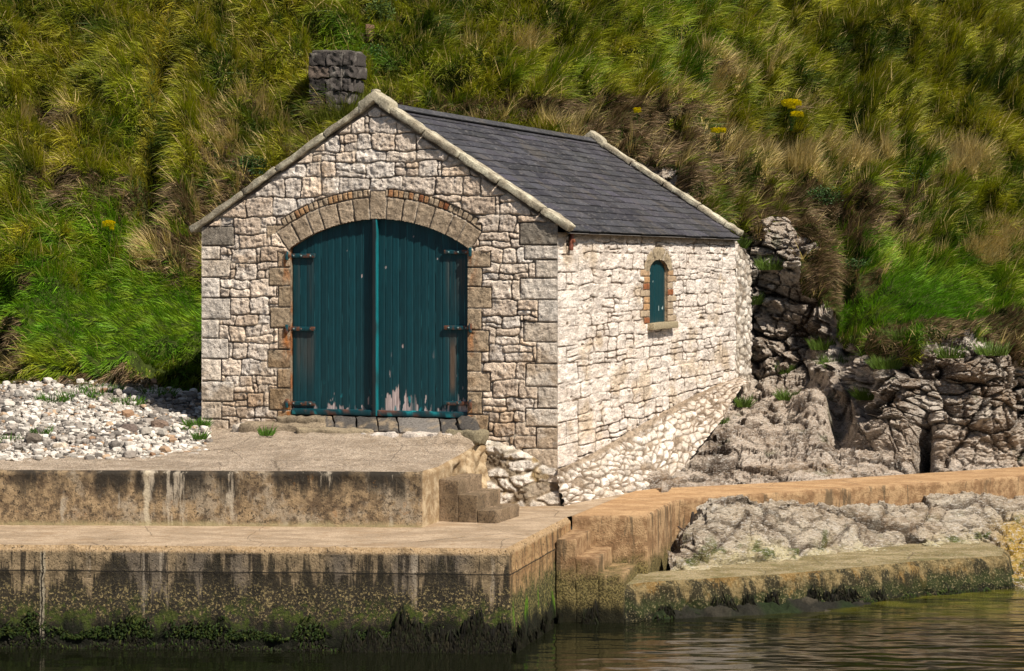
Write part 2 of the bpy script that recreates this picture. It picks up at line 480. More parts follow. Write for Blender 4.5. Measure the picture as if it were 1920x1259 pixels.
def empty(name, loc, rz=0., **k):
    o = bpy.data.objects.new(name, None); C.objects.link(o)
    o.location = loc; o.rotation_euler = (0, 0, rz); o.empty_display_size = .3
    bpy.context.view_layer.update()
    return tag(o, **k)
def local_child(o, parent):
    """world-built mesh -> child of parent, keeping its place"""
    o.parent = parent; o.matrix_parent_inverse = parent.matrix_world.inverted()
    return o

# ------------------------------------------------------------ masonry raster
def rubble(u0, u1, v0, v1, ch, w, split, r, seed):
    g = np.random.default_rng(seed); out = []
    v = v0
    while v < v1:
        h = g.uniform(*ch); u = u0 - g.uniform(0, .35)
        while u < u1:
            ww = g.uniform(*w) * (.75 + .35 * h / ch[1])
            if g.random() < split and h > .18:
                f = g.uniform(.32, .68)
                for (a, b) in ((v, v + h * f), (v + h * f, v + h)):
                    if g.random() < .4 and ww > .3:
                        k = g.uniform(.35, .65)
                        out += [(u, a, u + ww * k, b, r), (u + ww * k, a, u + ww, b, r)]
                    else: out.append((u, a, u + ww, b, r))
            else: out.append((u, v, u + ww, v + h, r))
            if g.random() < .12:
                k = g.uniform(.06, .1); u2 = u + ww
                out += [(u2, v, u2 + k, v + h * .5, r * .5), (u2, v + h * .5, u2 + k, v + h, r * .5)]; ww += k
            u += ww
        v += h
    return out
def raster(U, V, stones, gap):
    """U,V warped coordinate grids; returns inside distance D and stone index"""
    D = np.full(U.shape, -.05); ID = np.full(U.shape, -1)
    u_ax = U.mean(0); v_ax = V.mean(1)
    for i, (u0, v0, u1, v1, r) in enumerate(stones):
        m = .09
        a, b = np.searchsorted(u_ax, (min(u0, u1) - m, max(u0, u1) + m))
        c, d = np.searchsorted(v_ax, (min(v0, v1) - m, max(v0, v1) + m))
        if a >= b or c >= d: continue
        x = U[c:d, a:b]; y = V[c:d, a:b]
        hx, hy = (u1 - u0) / 2 - gap, (v1 - v0) / 2 - gap
        rr = min(r, hx * .9, hy * .9)
        qx = np.abs(x - (u0 + u1) / 2) - hx + rr; qy = np.abs(y - (v0 + v1) / 2) - hy + rr
        s = -(np.hypot(np.maximum(qx, 0), np.maximum(qy, 0)) + np.minimum(np.maximum(qx, qy), 0) - rr)
        k = s > D[c:d, a:b]
        D[c:d, a:b][k] = s[k]; ID[c:d, a:b][k] = i
    return D, ID
def polar_stones(U, V, cx, cz, r0, r1, angs, gap, rr=.015):
    """ring of stones between angles (rad, measured from +u axis); returns D, index"""
    X, Y = U - cx, V - cz
    R = np.hypot(X, Y); A = np.arctan2(Y, X)
    D = np.full(U.shape, -.05); ID = np.full(U.shape, -1)
    for i in range(len(angs) - 1):
        a0, a1 = angs[i], angs[i + 1]
        rm = (r0 + r1) / 2
        x = (A - (a0 + a1) / 2) * R; hx = abs(a1 - a0) / 2 * R - gap
        y = R - rm; hy = (r1 - r0) / 2 - gap
        qx, qy = np.abs(x) - hx + rr, np.abs(y) - hy + rr
        s = -(np.hypot(np.maximum(qx, 0), np.maximum(qy, 0)) + np.minimum(np.maximum(qx, qy), 0) - rr)
        k = s > D; D[k] = s[k]; ID[k] = i
    return D, ID

# ================================================================= BOATHOUSE
house = empty('boathouse', (BO[0], BO[1], BZ), BA,
              label='whitewashed stone boathouse with slate roof and arched teal double door', cat='boathouse')

# --- key measurements on the gable (local x, z)
dxL = G(545, 600)[0]; dxR = G(878, 600)[0]
z_db = (G(545, 781)[1] + G(878, 781)[1]) / 2
z_sp = (G(545, 468)[1] + G(878, 462)[1]) / 2
z_cr = G(706, 411)[1]
hw = (dxR - dxL) / 2; dcx = (dxL + dxR) / 2; rise = z_cr - z_sp
AR = (hw * hw + rise * rise) / (2 * rise); acz = z_cr - AR
def arch_z(x, R=None):
    R = R or AR
    return acz + np.sqrt(np.maximum(R * R - (np.asarray(x) - dcx) ** 2, 0))
ZT = 8.64 - BZ   # wall outline apex
SL = .64
def gable_top(x): return ZT - SL * np.abs(x - XM)

def stone_cols(kind, r1, r2, n):
    """base colours per stone type; r1,r2 random per vertex (per stone)"""
    if kind == 'white':
        c = lc((.56, .485, .415), (.88, .80, .71), r1 ** .8); return lc(c, c * np.array([1.05, .93, .80]), r2)
    if kind == 'quoin':
        c = lc((.60, .535, .46), (.83, .76, .675), r1); return lc(c, c * np.array([1.05, .96, .84]), r2 * .6)
    if kind == 'jamb':
        return lc((.36, .275, .18), (.54, .42, .295), r1)
    if kind == 'vous':
        return lc((.33, .255, .175), (.49, .385, .275), r1)
    if kind == 'kneel':
        return lc((.24, .21, .17), (.33, .29, .24), r1)
    if kind == 'brick':
        c = lc((.46, .36, .25), (.5, .3, .15), sst(.35, .65, r1)); return lc(c, (.3, .11, .045), sst(.72, .85, r1))

def build_gable():
    res = .0135
    z0 = .45
    xs = np.arange(0, WID + res, res); zs = np.arange(z0, ZT + res, res)
    xs[-1] = WID
    X, Z = np.meshgrid(xs, zs)
    U = X + .045 * fbm(X * 2.6, Z * 2.6, 0, 4, 1); V = Z + .05 * fbm(X * 1.9, Z * 2.6, 3, 4, 2)
    U2 = X + .006 * fbm(X * 6, Z * 6, 0, 2, 3); V2 = Z + .006 * fbm(X * 6, Z * 6, 5, 2, 4)
    D = np.full(X.shape, -.05); T = np.zeros(X.shape, int); R1 = np.zeros(X.shape); R2 = np.zeros(X.shape)
    def put(d, idx, t, seed, d_over=None):
        g = np.random.default_rng(seed); n = max(idx.max() + 1, 1)
        a, b = g.random(n + 1), g.random(n + 1)
        k = d > D
        D[k] = d[k]; T[k] = t; R1[k] = a[idx[k]]; R2[k] = b[idx[k]]
    # specials: quoins, jambs, arch, bricks, kneelers
    q = []
    g = np.random.default_rng(5)
    v = -1.2; i = 0
    ez = gable_top(0) - .02
    while v < ez - .36:
        h = g.uniform(.29, .42)
        h = min(h, ez - .34 - v)
        if h < .12: break
        w = (.56, .33)[i % 2] * g.uniform(.9, 1.12)
        q.append((-.03, v, w, v + h, .018)); w = (.36, .62)[i % 2] * g.uniform(.9, 1.12)
        q.append((WID - w, v, WID + .03, v + h, .018)); v += h; i += 1
    dq, iq = raster(U2, V2, q, .009); put(dq, iq, 1, 21)
    kn = [(-.03, v, .62, v + .36, .012), (WID - .68, v, WID + .03, v + .4, .012)]
    dk, ik = raster(U2, V2, kn, .009); put(dk, ik, 5, 22)
    j = []; v = z_db - .25; i = 0
    while v < z_sp + .1:
        h = g.uniform(.32, .42)
        for sgn, xe in ((-1, dxL), (1, dxR)):
            w = ((.24, .43)[i % 2] if sgn < 0 else (.42, .25)[i % 2]) * g.uniform(.92, 1.1)
            a, b = (xe - w, xe + .05) if sgn < 0 else (xe - .05, xe + w)
            j.append((a, v, b, v + h, .014))
        v += h; i += 1
    dj, ij = raster(U2, V2, j, .008)
    # voussoirs
    th = math.asin(hw / AR) + .02
    angs = [math.pi / 2 - th]
    nv = 6; kw = .155 / AR
    left = np.linspace(math.pi / 2 - th, math.pi / 2 - kw, nv + 1)
    right = np.linspace(math.pi / 2 + kw, math.pi / 2 + th, nv + 1)
    jit = lambda a: np.concatenate([[a[0]], a[1:-1] + g.uniform(-.012, .012, len(a) - 2), [a[-1]]])
    angs = np.concatenate([jit(left), jit(right)])
    dv, iv = polar_stones(U2, V2, dcx, acz, AR - .03, AR + .39, angs, .009)
    dkey, ikey = raster(U2, V2, [(dcx - .155, z_cr - .05, dcx + .15, z_cr + .5, .012)], .006)
    iv = np.where(dkey > dv, 20, iv); dv = np.maximum(dv, dkey)
    inner = -(np.hypot(X - dcx, Z - acz) - AR)      # >0 below the arch curve
    dj = np.where((V2 > z_sp - .06) & (inner > -.40) , -.05, dj)
    put(dj, ij, 2, 23); put(dv, iv, 3, 24)
    thb = math.asin(min(.99, (hw + .17) / (AR + .48))) 
    nb = 36
    ba = np.concatenate([np.linspace(math.pi / 2 - thb, math.pi / 2 - .17 / AR, nb // 2 + 1), np.linspace(math.pi / 2 + .17 / AR, math.pi / 2 + thb, nb // 2 + 1)])
    db, ib = polar_stones(U2, V2, dcx, acz, AR + .395, AR + .535, ba, .004, .008)
    gapk = np.abs(X - dcx) < .16
    db = np.where(gapk, -.05, db); put(db, ib, 4, 25)
    spec = D.copy()
    # region of specials (for clipping the rubble)
    st = rubble(0, WID, z0 - .2, ZT, (.2, .36), (.24, .62), .30, .045, 31)
    dr, ir = raster(U, V, st, .0062)
    # slope & special clipping
    dr = np.minimum(dr, -spec - .012)
    dr = np.minimum(dr, (gable_top(X) - .05 - Z) * .84)
    put(dr, ir, 0, 26)
    # clamp specials under the slope too
    stoneM = sst(-.002, .010, D)
    n_fine = fbm(X * 9, Z * 9, 0, 5, 40, .62); n_mid = fbm(X * 3.5, Z * 3.5, 0, 3, 41)
    bulge = sst(0, .05, D)
    rubb = (T == 0)
    tilt = (R1 - .5) * .16 * np.sin(R2 * 50) * ((X * 3.1 + R1 * 9) % 1 - .5) * 0 + .018 * ridged(X * 4.2 + R1 * 7, Z * 4.2 + R2 * 9, R1 * 5, 3, 47)
    prot = np.where(rubb, .026 + .004 * bulge + .020 * (R2 - .5) + tilt, np.where(T == 1, .030 + .002 * bulge + .4 * tilt, np.where(T == 4, .030, .032)))
    fillg = sst(-.05, .3, fbm(X * 2.1, Z * 2.6, 4, 3, 48)) * (T < 4)
    rf = np.where(rubb, .017, np.where(T == 1, .012, .010))
    disp = stoneM * (prot + rf * n_fine + .006 * n_mid) + (1 - stoneM) * (.004 * n_fine + .016 * fillg)
    # deeper chisel on a few stones
    cs = .036
    P = np.stack([X + cs * (sst(WID - .06, WID, X) - sst(.06, 0, X)), -lerp(disp, .036 + .006 * n_fine, sst(WID - .04, WID, X)), Z], -1)
    # colours
    col = np.zeros(X.shape + (3,))
    for t, kname in enumerate(('white', 'quoin', 'jamb', 'vous', 'brick', 'kneel')):
        k = T == t
        col[k] = stone_cols(kname, R1[k], R2[k], 0)
    mort = lc((.13, .10, .078), (.36, .29, .22), np.clip(.4 + 1.2 * n_mid, 0, 1))
    mort = lc(mort, (.52, .45, .36), fillg * .75)
    grime = sst(.15, .6, fbm(X * 1.1, Z * 1.3, 0, 4, 44) + .55 * sst(3.2, 1.4, Z) - .1)
    col = lc(col, col * np.array([.66, .54, .40]), grime * .6)
    pale = sst(.2, .6, fbm(X * 5, Z * 5, 9, 3, 45)) * .3
    col = lc(col, (.7, .66, .6), pale * (T <= 1))
    # rust under the hinges on the jamb stones
    for hz in (G(545, 480)[1], G(545, 617)[1], G(545, 757)[1]):
        for xe, sg in ((dxL, -1), (dxR, 1)):
            r = np.exp(-(((X - xe) * sg - .06) / .1) ** 2) * sst(hz + .12, hz - .02, Z) * sst(hz - .75, hz - .1, Z)
            r = r * sst(-.2, .45, fbm(X * 9, Z * 3, 0, 3, 46) + .25) * (1.0 if sg < 0 else .6)
            col = lc(col, (.4, .13, .02), np.clip(r, 0, .9))
    col = lc(mort, col, stoneM)
    # face mask
    cx_, cz_ = (X[:-1, :-1] + X[1:, 1:]) / 2, (Z[:-1, :-1] + Z[1:, 1:]) / 2
    inside = cz_ < gable_top(cx_)
    door = (cx_ > dxL) & (cx_ < dxR) & (cz_ < arch_z(cx_)) 
    base = inside & ~door
    Tc = np.where(D[:-1, :-1] > 0, T[:-1, :-1], 0)
    def inreg(names): return np.isin(T[:-1, :-1], names)
    for nm, ts in (('gable_wall', (0,)), ('quoin', (1,)), ('door_jamb', (2,)), ('door_arch', (3,)), ('brick_arch', (4,)), ('kneeler_stone', (5,))):
        mk = base & inreg(ts)
        if nm in ('quoin', 'door_jamb', 'kneeler_stone'):
            for side in (cx_ < XM, cx_ >= XM):
                grid_obj(nm, P, M['stone'], house, mk & side, {'col': col})
        else: grid_obj(nm, P, M['stone'], house, mk, {'col': col})
build_gable()

# solid behind the gable face: reveals of the door opening
def reveal():
    pts = [(dxL, z_db - .3)]
    for t in np.linspace(0, 1, 40):
        x = lerp(dxL, dxR, t); pts.append((x, float(arch_z(x)) if 0 < t < 1 else z_sp))
    pts.append((dxR, z_db - .3))
    A = [(x, -.012, z) for x, z in pts]; B = [(x, .45, z) for x, z in pts]
    P = loft([A, B], .05, .05)
    c = lc((.2, .15, .1), (.34, .26, .18), np.clip(.5 + fbm(P[..., 0] * 6, P[..., 1] * 6, P[..., 2] * 6, 3, 9), 0, 1))
    rust = sst(.1, .5, fbm(P[..., 0] * 3, P[..., 1], P[..., 2] * 2, 3, 12) + .2)
    c = lc(c, (.32, .1, .02), rust * .7)
    grid_obj('door_reveal', rough(P, .006, 6, 2, False), M['stone'], house, None, {'col': c})
reveal()

# --- doors
TEAL = np.array([.0015, .036, .046])
def build_door():
    xm = G(705, 600)[0]
    for name, x0, x1, sd in (('door_leaf', dxL + .01, xm, 1), ('door_leaf', xm + .005, dxR - .01, 2)):
        res = .0105
        xs = np.arange(x0, x1, res); zb = z_db + .03
        ts = np.linspace(0, 1, 330)
        X = np.repeat(xs[None], len(ts), 0); zt = arch_z(xs) - .004
        Z = zb + ts[:, None] * (zt[None] - zb)
        pw = .137; ph = (X - x0) / pw; fr = ph - np.floor(ph); pid = np.floor(ph)
        e = np.minimum(fr, 1 - fr) * pw
        groove = 1 - sst(.003, .012, e)
        y = .07 + .009 * groove - .002 * np.sin(pid * 12.3) + .003 * noise(X * 1.5, Z * .5, sd)
        pr = np.sin(pid * 91.7 + sd * 3) * .5 + .5
        c = TEAL * (.85 + .35 * pr[..., None])
        # worn edges: light teal lines on the groove lips
        lip = np.exp(-((fr * pw - .016) / .006) ** 2) * sst(.1, .4, noise(X * 4, Z * 3.2, 5 + sd) + .1 * sd) * sst(.0, .25, noise(pid * 3.3, Z * .7, sd * 3) + .1 * sd)
        c = lc(c, (.03, .17, .19), np.clip(lip * .7, 0, .7))
        # grey-brown fading below the hinges
        for hz in (G(545, 480)[1], G(545, 617)[1]):
            xx = X - dxL if sd == 1 else dxR - X
            f = sst(.05, .12, xx) * sst(.5, .36, xx) * sst(hz - .02, hz - .1, Z) * sst(hz - 1.25, hz - .25, Z)
            f = f * sst(.0, .5, noise(pid * 5.1 + 2, Z * .3, sd * 7) + .3 + .3 * noise(X * 40, Z * 1.0, 2))
            c = lc(c, (.085, .065, .05), np.clip(f, 0, 1) * .5)
        if sd == 2:
            xs_ = G(846, 600)[0]; f = np.exp(-((X - xs_) / .05) ** 4) * sst(G(700, 632)[1], G(700, 660)[1], Z) * sst(G(700, 745)[1], G(700, 715)[1], Z)
            c = lc(c, (.13, .085, .055), f * .8)
        # peeling paint showing pinkish grey wood
        hgt = Z - zb
        dens = (.18 if sd == 1 else .5) * np.ones_like(X)
        top = (-.05 + .42 * (noise(pid * 7.7, .5, sd * 5) * .5 + .5) + .26 * noise(X * 11, .3, sd) + .12 * noise(X * 30, .3, sd)) * (1.4 if sd == 2 else .5)
        if sd == 1: top = top * (noise(pid * 3.9 + 1, 0, 4) > -.1)
        wob = .16 * noise(X * 14, Z * 7, sd + 2) + .07 * noise(X * 40, Z * 12, sd + 3)
        pe = sst(-.02, .02, top - hgt + wob)
        sp = sst(.6, .64, noise(X * 19, Z * 3.6, sd + 30) + .16 * (sd == 2) - .12) * sst(1.3, .2, hgt)
        sp2 = sst(.82, .86, noise(X * 15, Z * 7, sd + 40)) * .8
        pe = np.clip(np.maximum(pe * sst(-.35, .1, noise(X * 5, 0, sd * 9) + (.12 if sd == 2 else -.05)), np.maximum(sp, sp2)), 0, 1)
        wood = lc((.33, .25, .24), (.56, .46, .44), np.clip(.5 + noise(X * 70, Z * 3, 1), 0, 1))
        c = c * (1 - pe[..., None]) + wood * pe[..., None]
        bl = sst(.5, .56, noise(X * 10, Z * 4, sd + 50)) * sst(.7, .1, hgt)
        c = lc(c, (.01, .2, .23), bl * .8)
        y = y + .004 * pe
        P = np.stack([X, y, Z], -1)
        leaf = grid_obj(name, P, M['paint'], house, None, {'col': c})
        # bottom rail
        a = Acc(); w = x1 - x0
        block(a, ((x0 + x1) / 2, .03, z_db + .055), (w - .01, .09, .11), seg=(40, 3, 3), r=.02, amp=.004, fr=6, col=TEAL * 1.1)
        cc = a.v[0]; n = noise(cc[:, 0] * 5, cc[:, 2] * 12, 4)
        col = lc(TEAL * 1.1, (.11, .05, .035), sst(.15, .5, n)); col = lc(col, (.01, .22, .25), sst(.35, .5, noise(cc[:, 0] * 6, cc[:, 2] * 12, 14)))
        a.c[0] = col
        a.build('bottom_rail', M['paint'], leaf)
        # hinges
        for hy_l, hy_r in ((480, 473), (617, 615), (757, 757)):
            hz = G(560, hy_l)[1] if sd == 1 else G(860, hy_r)[1]
            xe, sg = (dxL, 1) if sd == 1 else (dxR, -1)
            a = Acc()
            L = .50
            block(a, (xe + sg * (L / 2 - .03), .035, hz), (L, .03, .075), seg=(16, 3, 3), r=.008, amp=.003, fr=12, col=TEAL * 1.3)
            block(a, (xe - sg * .055, -.045, hz), (.05, .06, .16), seg=(3, 3, 4), r=.01, col=TEAL * 1.6)
            block(a, (xe - sg * .02, -.02, hz), (.06, .08, .05), seg=(3, 3, 3), r=.01, col=(.12, .05, .025))
            for bx_ in (.05, .2, .38):
                block(a, (xe + sg * bx_, .016, hz), (.028, .02, .028), seg=3, r=.008, col=(.2, .3, .3))
            for ii, vv in enumerate(a.v):
                nn = fbm(vv[:, 0] * 9, vv[:, 1] * 9, vv[:, 2] * 9, 3, ii)
                a.c[ii] = lc(a.c[ii], (.13, .05, .025), sst(.0, .35, nn + (.15 if hy_l > 500 else -.1)))
            a.build('hinge', M['iron'], leaf)
    # central cover strip
    a = Acc(); zt = float(arch_z(xm)) - .005; zb = z_db + .0
    block(a, (xm - .02, .02, (zt + zb) / 2), (.095, .1, zt - zb), seg=(10, 4, 60), r=.015, amp=.004, fr=3, col=(.008, .15, .17))
    vv = a.v[0]; a.c[0] = lc((.003, .13, .15), (.012, .02, .022), np.clip(sst(.0, .3, noise(vv[:, 0] * 9, vv[:, 2] * 1.2, 3) - .15) + sst(xm + .012, xm - .002, vv[:, 0]), 0, 1))  # right edge painted bright as if sunlit, left side painted in shade
    a.build('cover_strip', M['paint'], house)
    block_ = Acc(); block(block_, (dcx, .42, (z_db + z_cr) / 2), (2 * hw + .1, .04, z_cr - z_db + .3), seg=1, col=(.02, .02, .02))
    block_.build('door_backing', M['dark'], house, smooth=False)
build_door()

# --- side wall
wy0, wz0 = S(1217, 607); wy1, _ = S(1251, 607); _, wz1 = S(1234, 487)
wyc = (wy0 + wy1) / 2; whw = (wy1 - wy0) / 2; WR = .24; wzs = wz1 - WR
TOPZ = 6.33 - BZ
ptop = [S(1045, 880), S(1110, 850), S(1180, 808), S(1260, 762), S(1330, 727), S(1392, 703)]
def plinth_top(y): return np.interp(y, [p[0] for p in ptop], [p[1] for p in ptop])
def build_side(name, rev=False):
    ry, rz = (.02, .0135) if not rev else (.05, .04)
    ys = np.arange(0, LEN, ry); ys[-1] = LEN; zs = np.arange(-.3, TOPZ, rz); zs[-1] = TOPZ
    Yg, Z = np.meshgrid(ys, zs)
    U = Yg + .15 * fbm(Yg * .8, Z * 2.4, 0, 4, 61); V = Z + .06 * fbm(Yg * .6, Z * 2.2, 3, 4, 62)
    U2 = Yg + .008 * fbm(Yg * 5, Z * 5, 0, 2, 63); V2 = Z + .006 * fbm(Yg * 5, Z * 5, 3, 2, 64)
    D = np.full(Yg.shape, -.05); T = np.zeros(Yg.shape, int); R1 = np.zeros(Yg.shape); R2 = R1.copy()
    def put(d, idx, t, seed):
        g = np.random.default_rng(seed); n = max(idx.max() + 1, 1); a, b = g.random(n + 1), g.random(n + 1)
        k = d > D; D[k] = d[k]; T[k] = t; R1[k] = a[idx[k]]; R2[k] = b[idx[k]]
    KY = .36
    def ras(Ua, Va, st, gap): return raster(Ua * KY, Va, [(a * KY, b, c * KY, d, r) for a, b, c, d, r in st], gap)
    g = np.random.default_rng(8)
    q = []; v = -.4; i = 0
    while v < TOPZ:
        h = g.uniform(.29, .42); w = (.55, 1.25)[i % 2]
        q.append((-.05, v, w, v + h, .015)); q.append((LEN - w, v, LEN + .05, v + h, .015)); v += h; i += 1
    dq, iq = ras(U2, V2, q, .008); put(dq, iq, 1, 71)
    if not rev:
        j = []; v = wz0; i = 0
        while v < wzs - .02:
            h = .135
            for sg in (-1, 1):
                w = (.42, .7, .46)[(i + (sg > 0)) % 3]
                a = (wyc - whw - w, wyc - whw + .02) if sg < 0 else (wyc + whw - .02, wyc + whw + w)
                j.append((a[0], v, a[1], v + h, .008))
            v += h; i += 1
        dj, ij = ras(U2, V2, j, .007); put(dj, ij, 4, 72)
        ksq = (WR + .27) / (whw + .40)
        da, ia = polar_stones(wyc + (U2 - wyc) * ksq * 1.0, V2, wyc, wzs, .05, WR + .27, [-.05, 1.05, 2.1, math.pi + .05], .006)
        dt = np.where((np.abs(Yg - wyc) < whw + .42) & (Z > wzs), da, -.05); da = np.where(Z > wzs - .01, dt, -.05)
        put(da, ia, 3, 73)
    spec = D.copy()
    st = [(a / KY, b, c / KY, d, r) for a, b, c, d, r in rubble(0, LEN * KY, -.5, TOPZ, (.2, .34), (.17, .5), .3, .04, 74)]
    dr, ir = ras(U, V, st, .0075); dr = np.minimum(dr, -spec - .012); put(dr, ir, 0, 75)
    stoneM = sst(-.002, .009, D)
    nf = fbm(Yg * 3, Z * 9, 0, 4, 80, .6); nm = fbm(Yg * .9, Z * 3, 0, 4, 81)
    # paint filled some of the joints
    fill = .92 * sst(-.12, .28, fbm(Yg * 1.0, Z * 2.2, 0, 3, 82)) * (T != 4)
    nb = nf * .013 + nm * .010
    disp = np.where(T == 4, .022, .020 + .003 * sst(0, .06, D) + .014 * (R2 - .5) * (T == 0)) * stoneM + nb * (T != 4)
    disp = disp + (1 - stoneM) * fill * .013
    pits = sst(.48, .6, noise(Yg * 4.2, Z * 13, 4, 83)) * (T == 0)
    disp = disp - pits * .02
    dz = Z - plinth_top(Yg)
    lowm = sst(.55, .05, dz + .12 * nm)      # raw wide-jointed footing course
    wash = lc((.66, .57, .49), (.86, .785, .71), np.clip(.5 + .5 * nm + .4 * (R1 - .5), 0, 1))
    wash = lc(wash, (.5, .37, .22), np.clip(sst(.3, .8, fbm(Yg * .8, Z * 1.2, 7, 4, 84) + .35 * sst(2.2, .6, dz)), 0, 1) * .55)
    mort = lc((.14, .10, .07), wash * .9, fill * (1 - lowm))
    col = wash.copy()
    k = T == 4; col[k] = stone_cols('brick', R1[k], R2[k], 0) * 1.05
    k = T == 3; col[k] = lc((.36, .29, .19), (.42, .34, .24), R1[k])
    mort = lc(mort, (.16, .11, .07), (T == 4) * .8)
    col = lc(mort, col, stoneM)
    col = lc(col, (.24, .17, .11), pits * .6)
    col = lc(col, (.3, .23, .17), sst(TOPZ - .16, TOPZ - .08, Z + .04 * nf) * .8)  # dark course painted in as the shade below the eave
    disp = disp - lowm * (1 - stoneM) * .02
    sx = -1 if rev else 1
    X0 = 0 if rev else WID
    P = np.stack([X0 + sx * lerp(disp, .036, sst(.05, 0, Yg)), Yg - .036 * sst(.06, 0, Yg), Z], -1)
    cy, cz = (Yg[:-1, :-1] + Yg[1:, 1:]) / 2, (Z[:-1, :-1] + Z[1:, 1:]) / 2
    mk = np.ones(cy.shape, bool)
    if not rev:
        wz_t = wzs + WR / whw * np.sqrt(np.maximum(whw ** 2 - (cy - wyc) ** 2, 0))
        win = (np.abs(cy - wyc) < whw) & (cz > wz0) & (cz < wz_t)
        mk &= ~win
        Tc = T[:-1, :-1]
        grid_obj(name, P, M['side'], house, mk & ~np.isin(Tc, (3, 4)), {'col': col}, flip=rev)
        for sd in (cy < wyc, cy >= wyc): grid_obj('window_jamb', P, M['stone'], house, mk & (Tc == 4) & sd, {'col': col})
        grid_obj('window_arch', P, M['stone'], house, mk & (Tc == 3), {'col': col})
    else: grid_obj(name, P, M['stone'], house, mk, {'col': col}, flip=True)
build_side('side_wall'); build_side('side_wall', True)

# window shutter, reveal, sill
def build_window():
    res = .02
    ys = np.linspace(wyc - whw - .01, wyc + whw + .01, 46); ts = np.linspace(0, 1, 90)
    zt = wzs + WR / whw * np.sqrt(np.maximum((whw + .01) ** 2 - (ys - wyc) ** 2, 0))
    Y = np.repeat(ys[None], 90, 0); Z = wz0 + ts[:, None] * (zt - wz0)
    ph = (Y - ys[0]) / .3; fr = ph - np.floor(ph); e = np.minimum(fr, 1 - fr) * .3
    X = WID - .055 - .012 * (1 - sst(.004, .02, e))
    c = TEAL * (.75 + .2 * np.sin(np.floor(ph) * 7))[..., None]
    c = lc(c, (.4, .5, .5), sst(.72, .76, noise(Y * 9, Z * 7, 6)))
    sh = grid_obj('window_shutter', np.stack([X, Y, Z], -1), M['paint'], house, None, {'col': c})
    a = Acc(); block(a, (WID - .03, wyc - whw + .01, lerp(wz0, wz1, .52)), (.05, .06, .14), seg=3, r=.01, col=TEAL); a.build('latch', M['iron'], sh)
    pts = [(wyc - whw, wz0)] + [(wyc - whw * math.cos(t), wzs + WR * math.sin(t)) for t in np.linspace(0, math.pi, 20)] + [(wyc + whw, wz0)]
    P = loft([[(WID + .01, y, z) for y, z in pts], [(WID - .2, y, z) for y, z in pts]], .03, .04)
    cc = lc((.28, .18, .1), (.4, .3, .2), np.clip(.5 + noise(P[..., 1] * 3, P[..., 2] * 9, 3), 0, 1))
    grid_obj('window_reveal', P, M['stone'], house, None, {'col': cc})
    a = Acc(); block(a, (WID + .04, wyc + .05, wz0 - .06), (.24, 2 * whw + .5, .13), seg=(4, 10, 4), r=.015, amp=.008, fr=5, col=(.3, .25, .16))
    a.build('window_sill', M['block'], house)
build_window()

# iron pattress plate near the corner
a = Acc(); yy, zz = S(1066, 452)
for k in (-1, 0, 1):
    block(a, (WID + .06, yy + .02 * k, zz + k * .1), (.05, .16 if k == 0 else .12, .14), seg=(3, 4, 4), r=.02, amp=.02, fr=7, col=(.16, .05, .03), seed=k + 3)
block(a, (WID + .1, yy, zz), (.05, .07, .07), seg=3, r=.02, col=(.2, .07, .035))
a.build('iron_anchor_plate', M['iron'], house)
# rear gable wall
P = np.array([[(0, LEN, -.3), (WID, LEN, -.3)], [(0, LEN, TOPZ), (WID, LEN, TOPZ)]], float)
zs = np.linspace(-.3, ZT, 60); xs = np.linspace(0, WID, 60); X, Z = np.meshgrid(xs, zs)
Z = np.minimum(Z, gable_top(X))
cc = lc((.35, .3, .25), (.55, .5, .44), np.clip(.5 + fbm(X * 2, Z * 2, 0, 4, 5), 0, 1))
grid_obj('rear_wall', np.stack([X, LEN + .03 * fbm(X * 3, Z * 3, 0, 3, 7), Z], -1), M['stone'], house, None, {'col': cc}, flip=True)

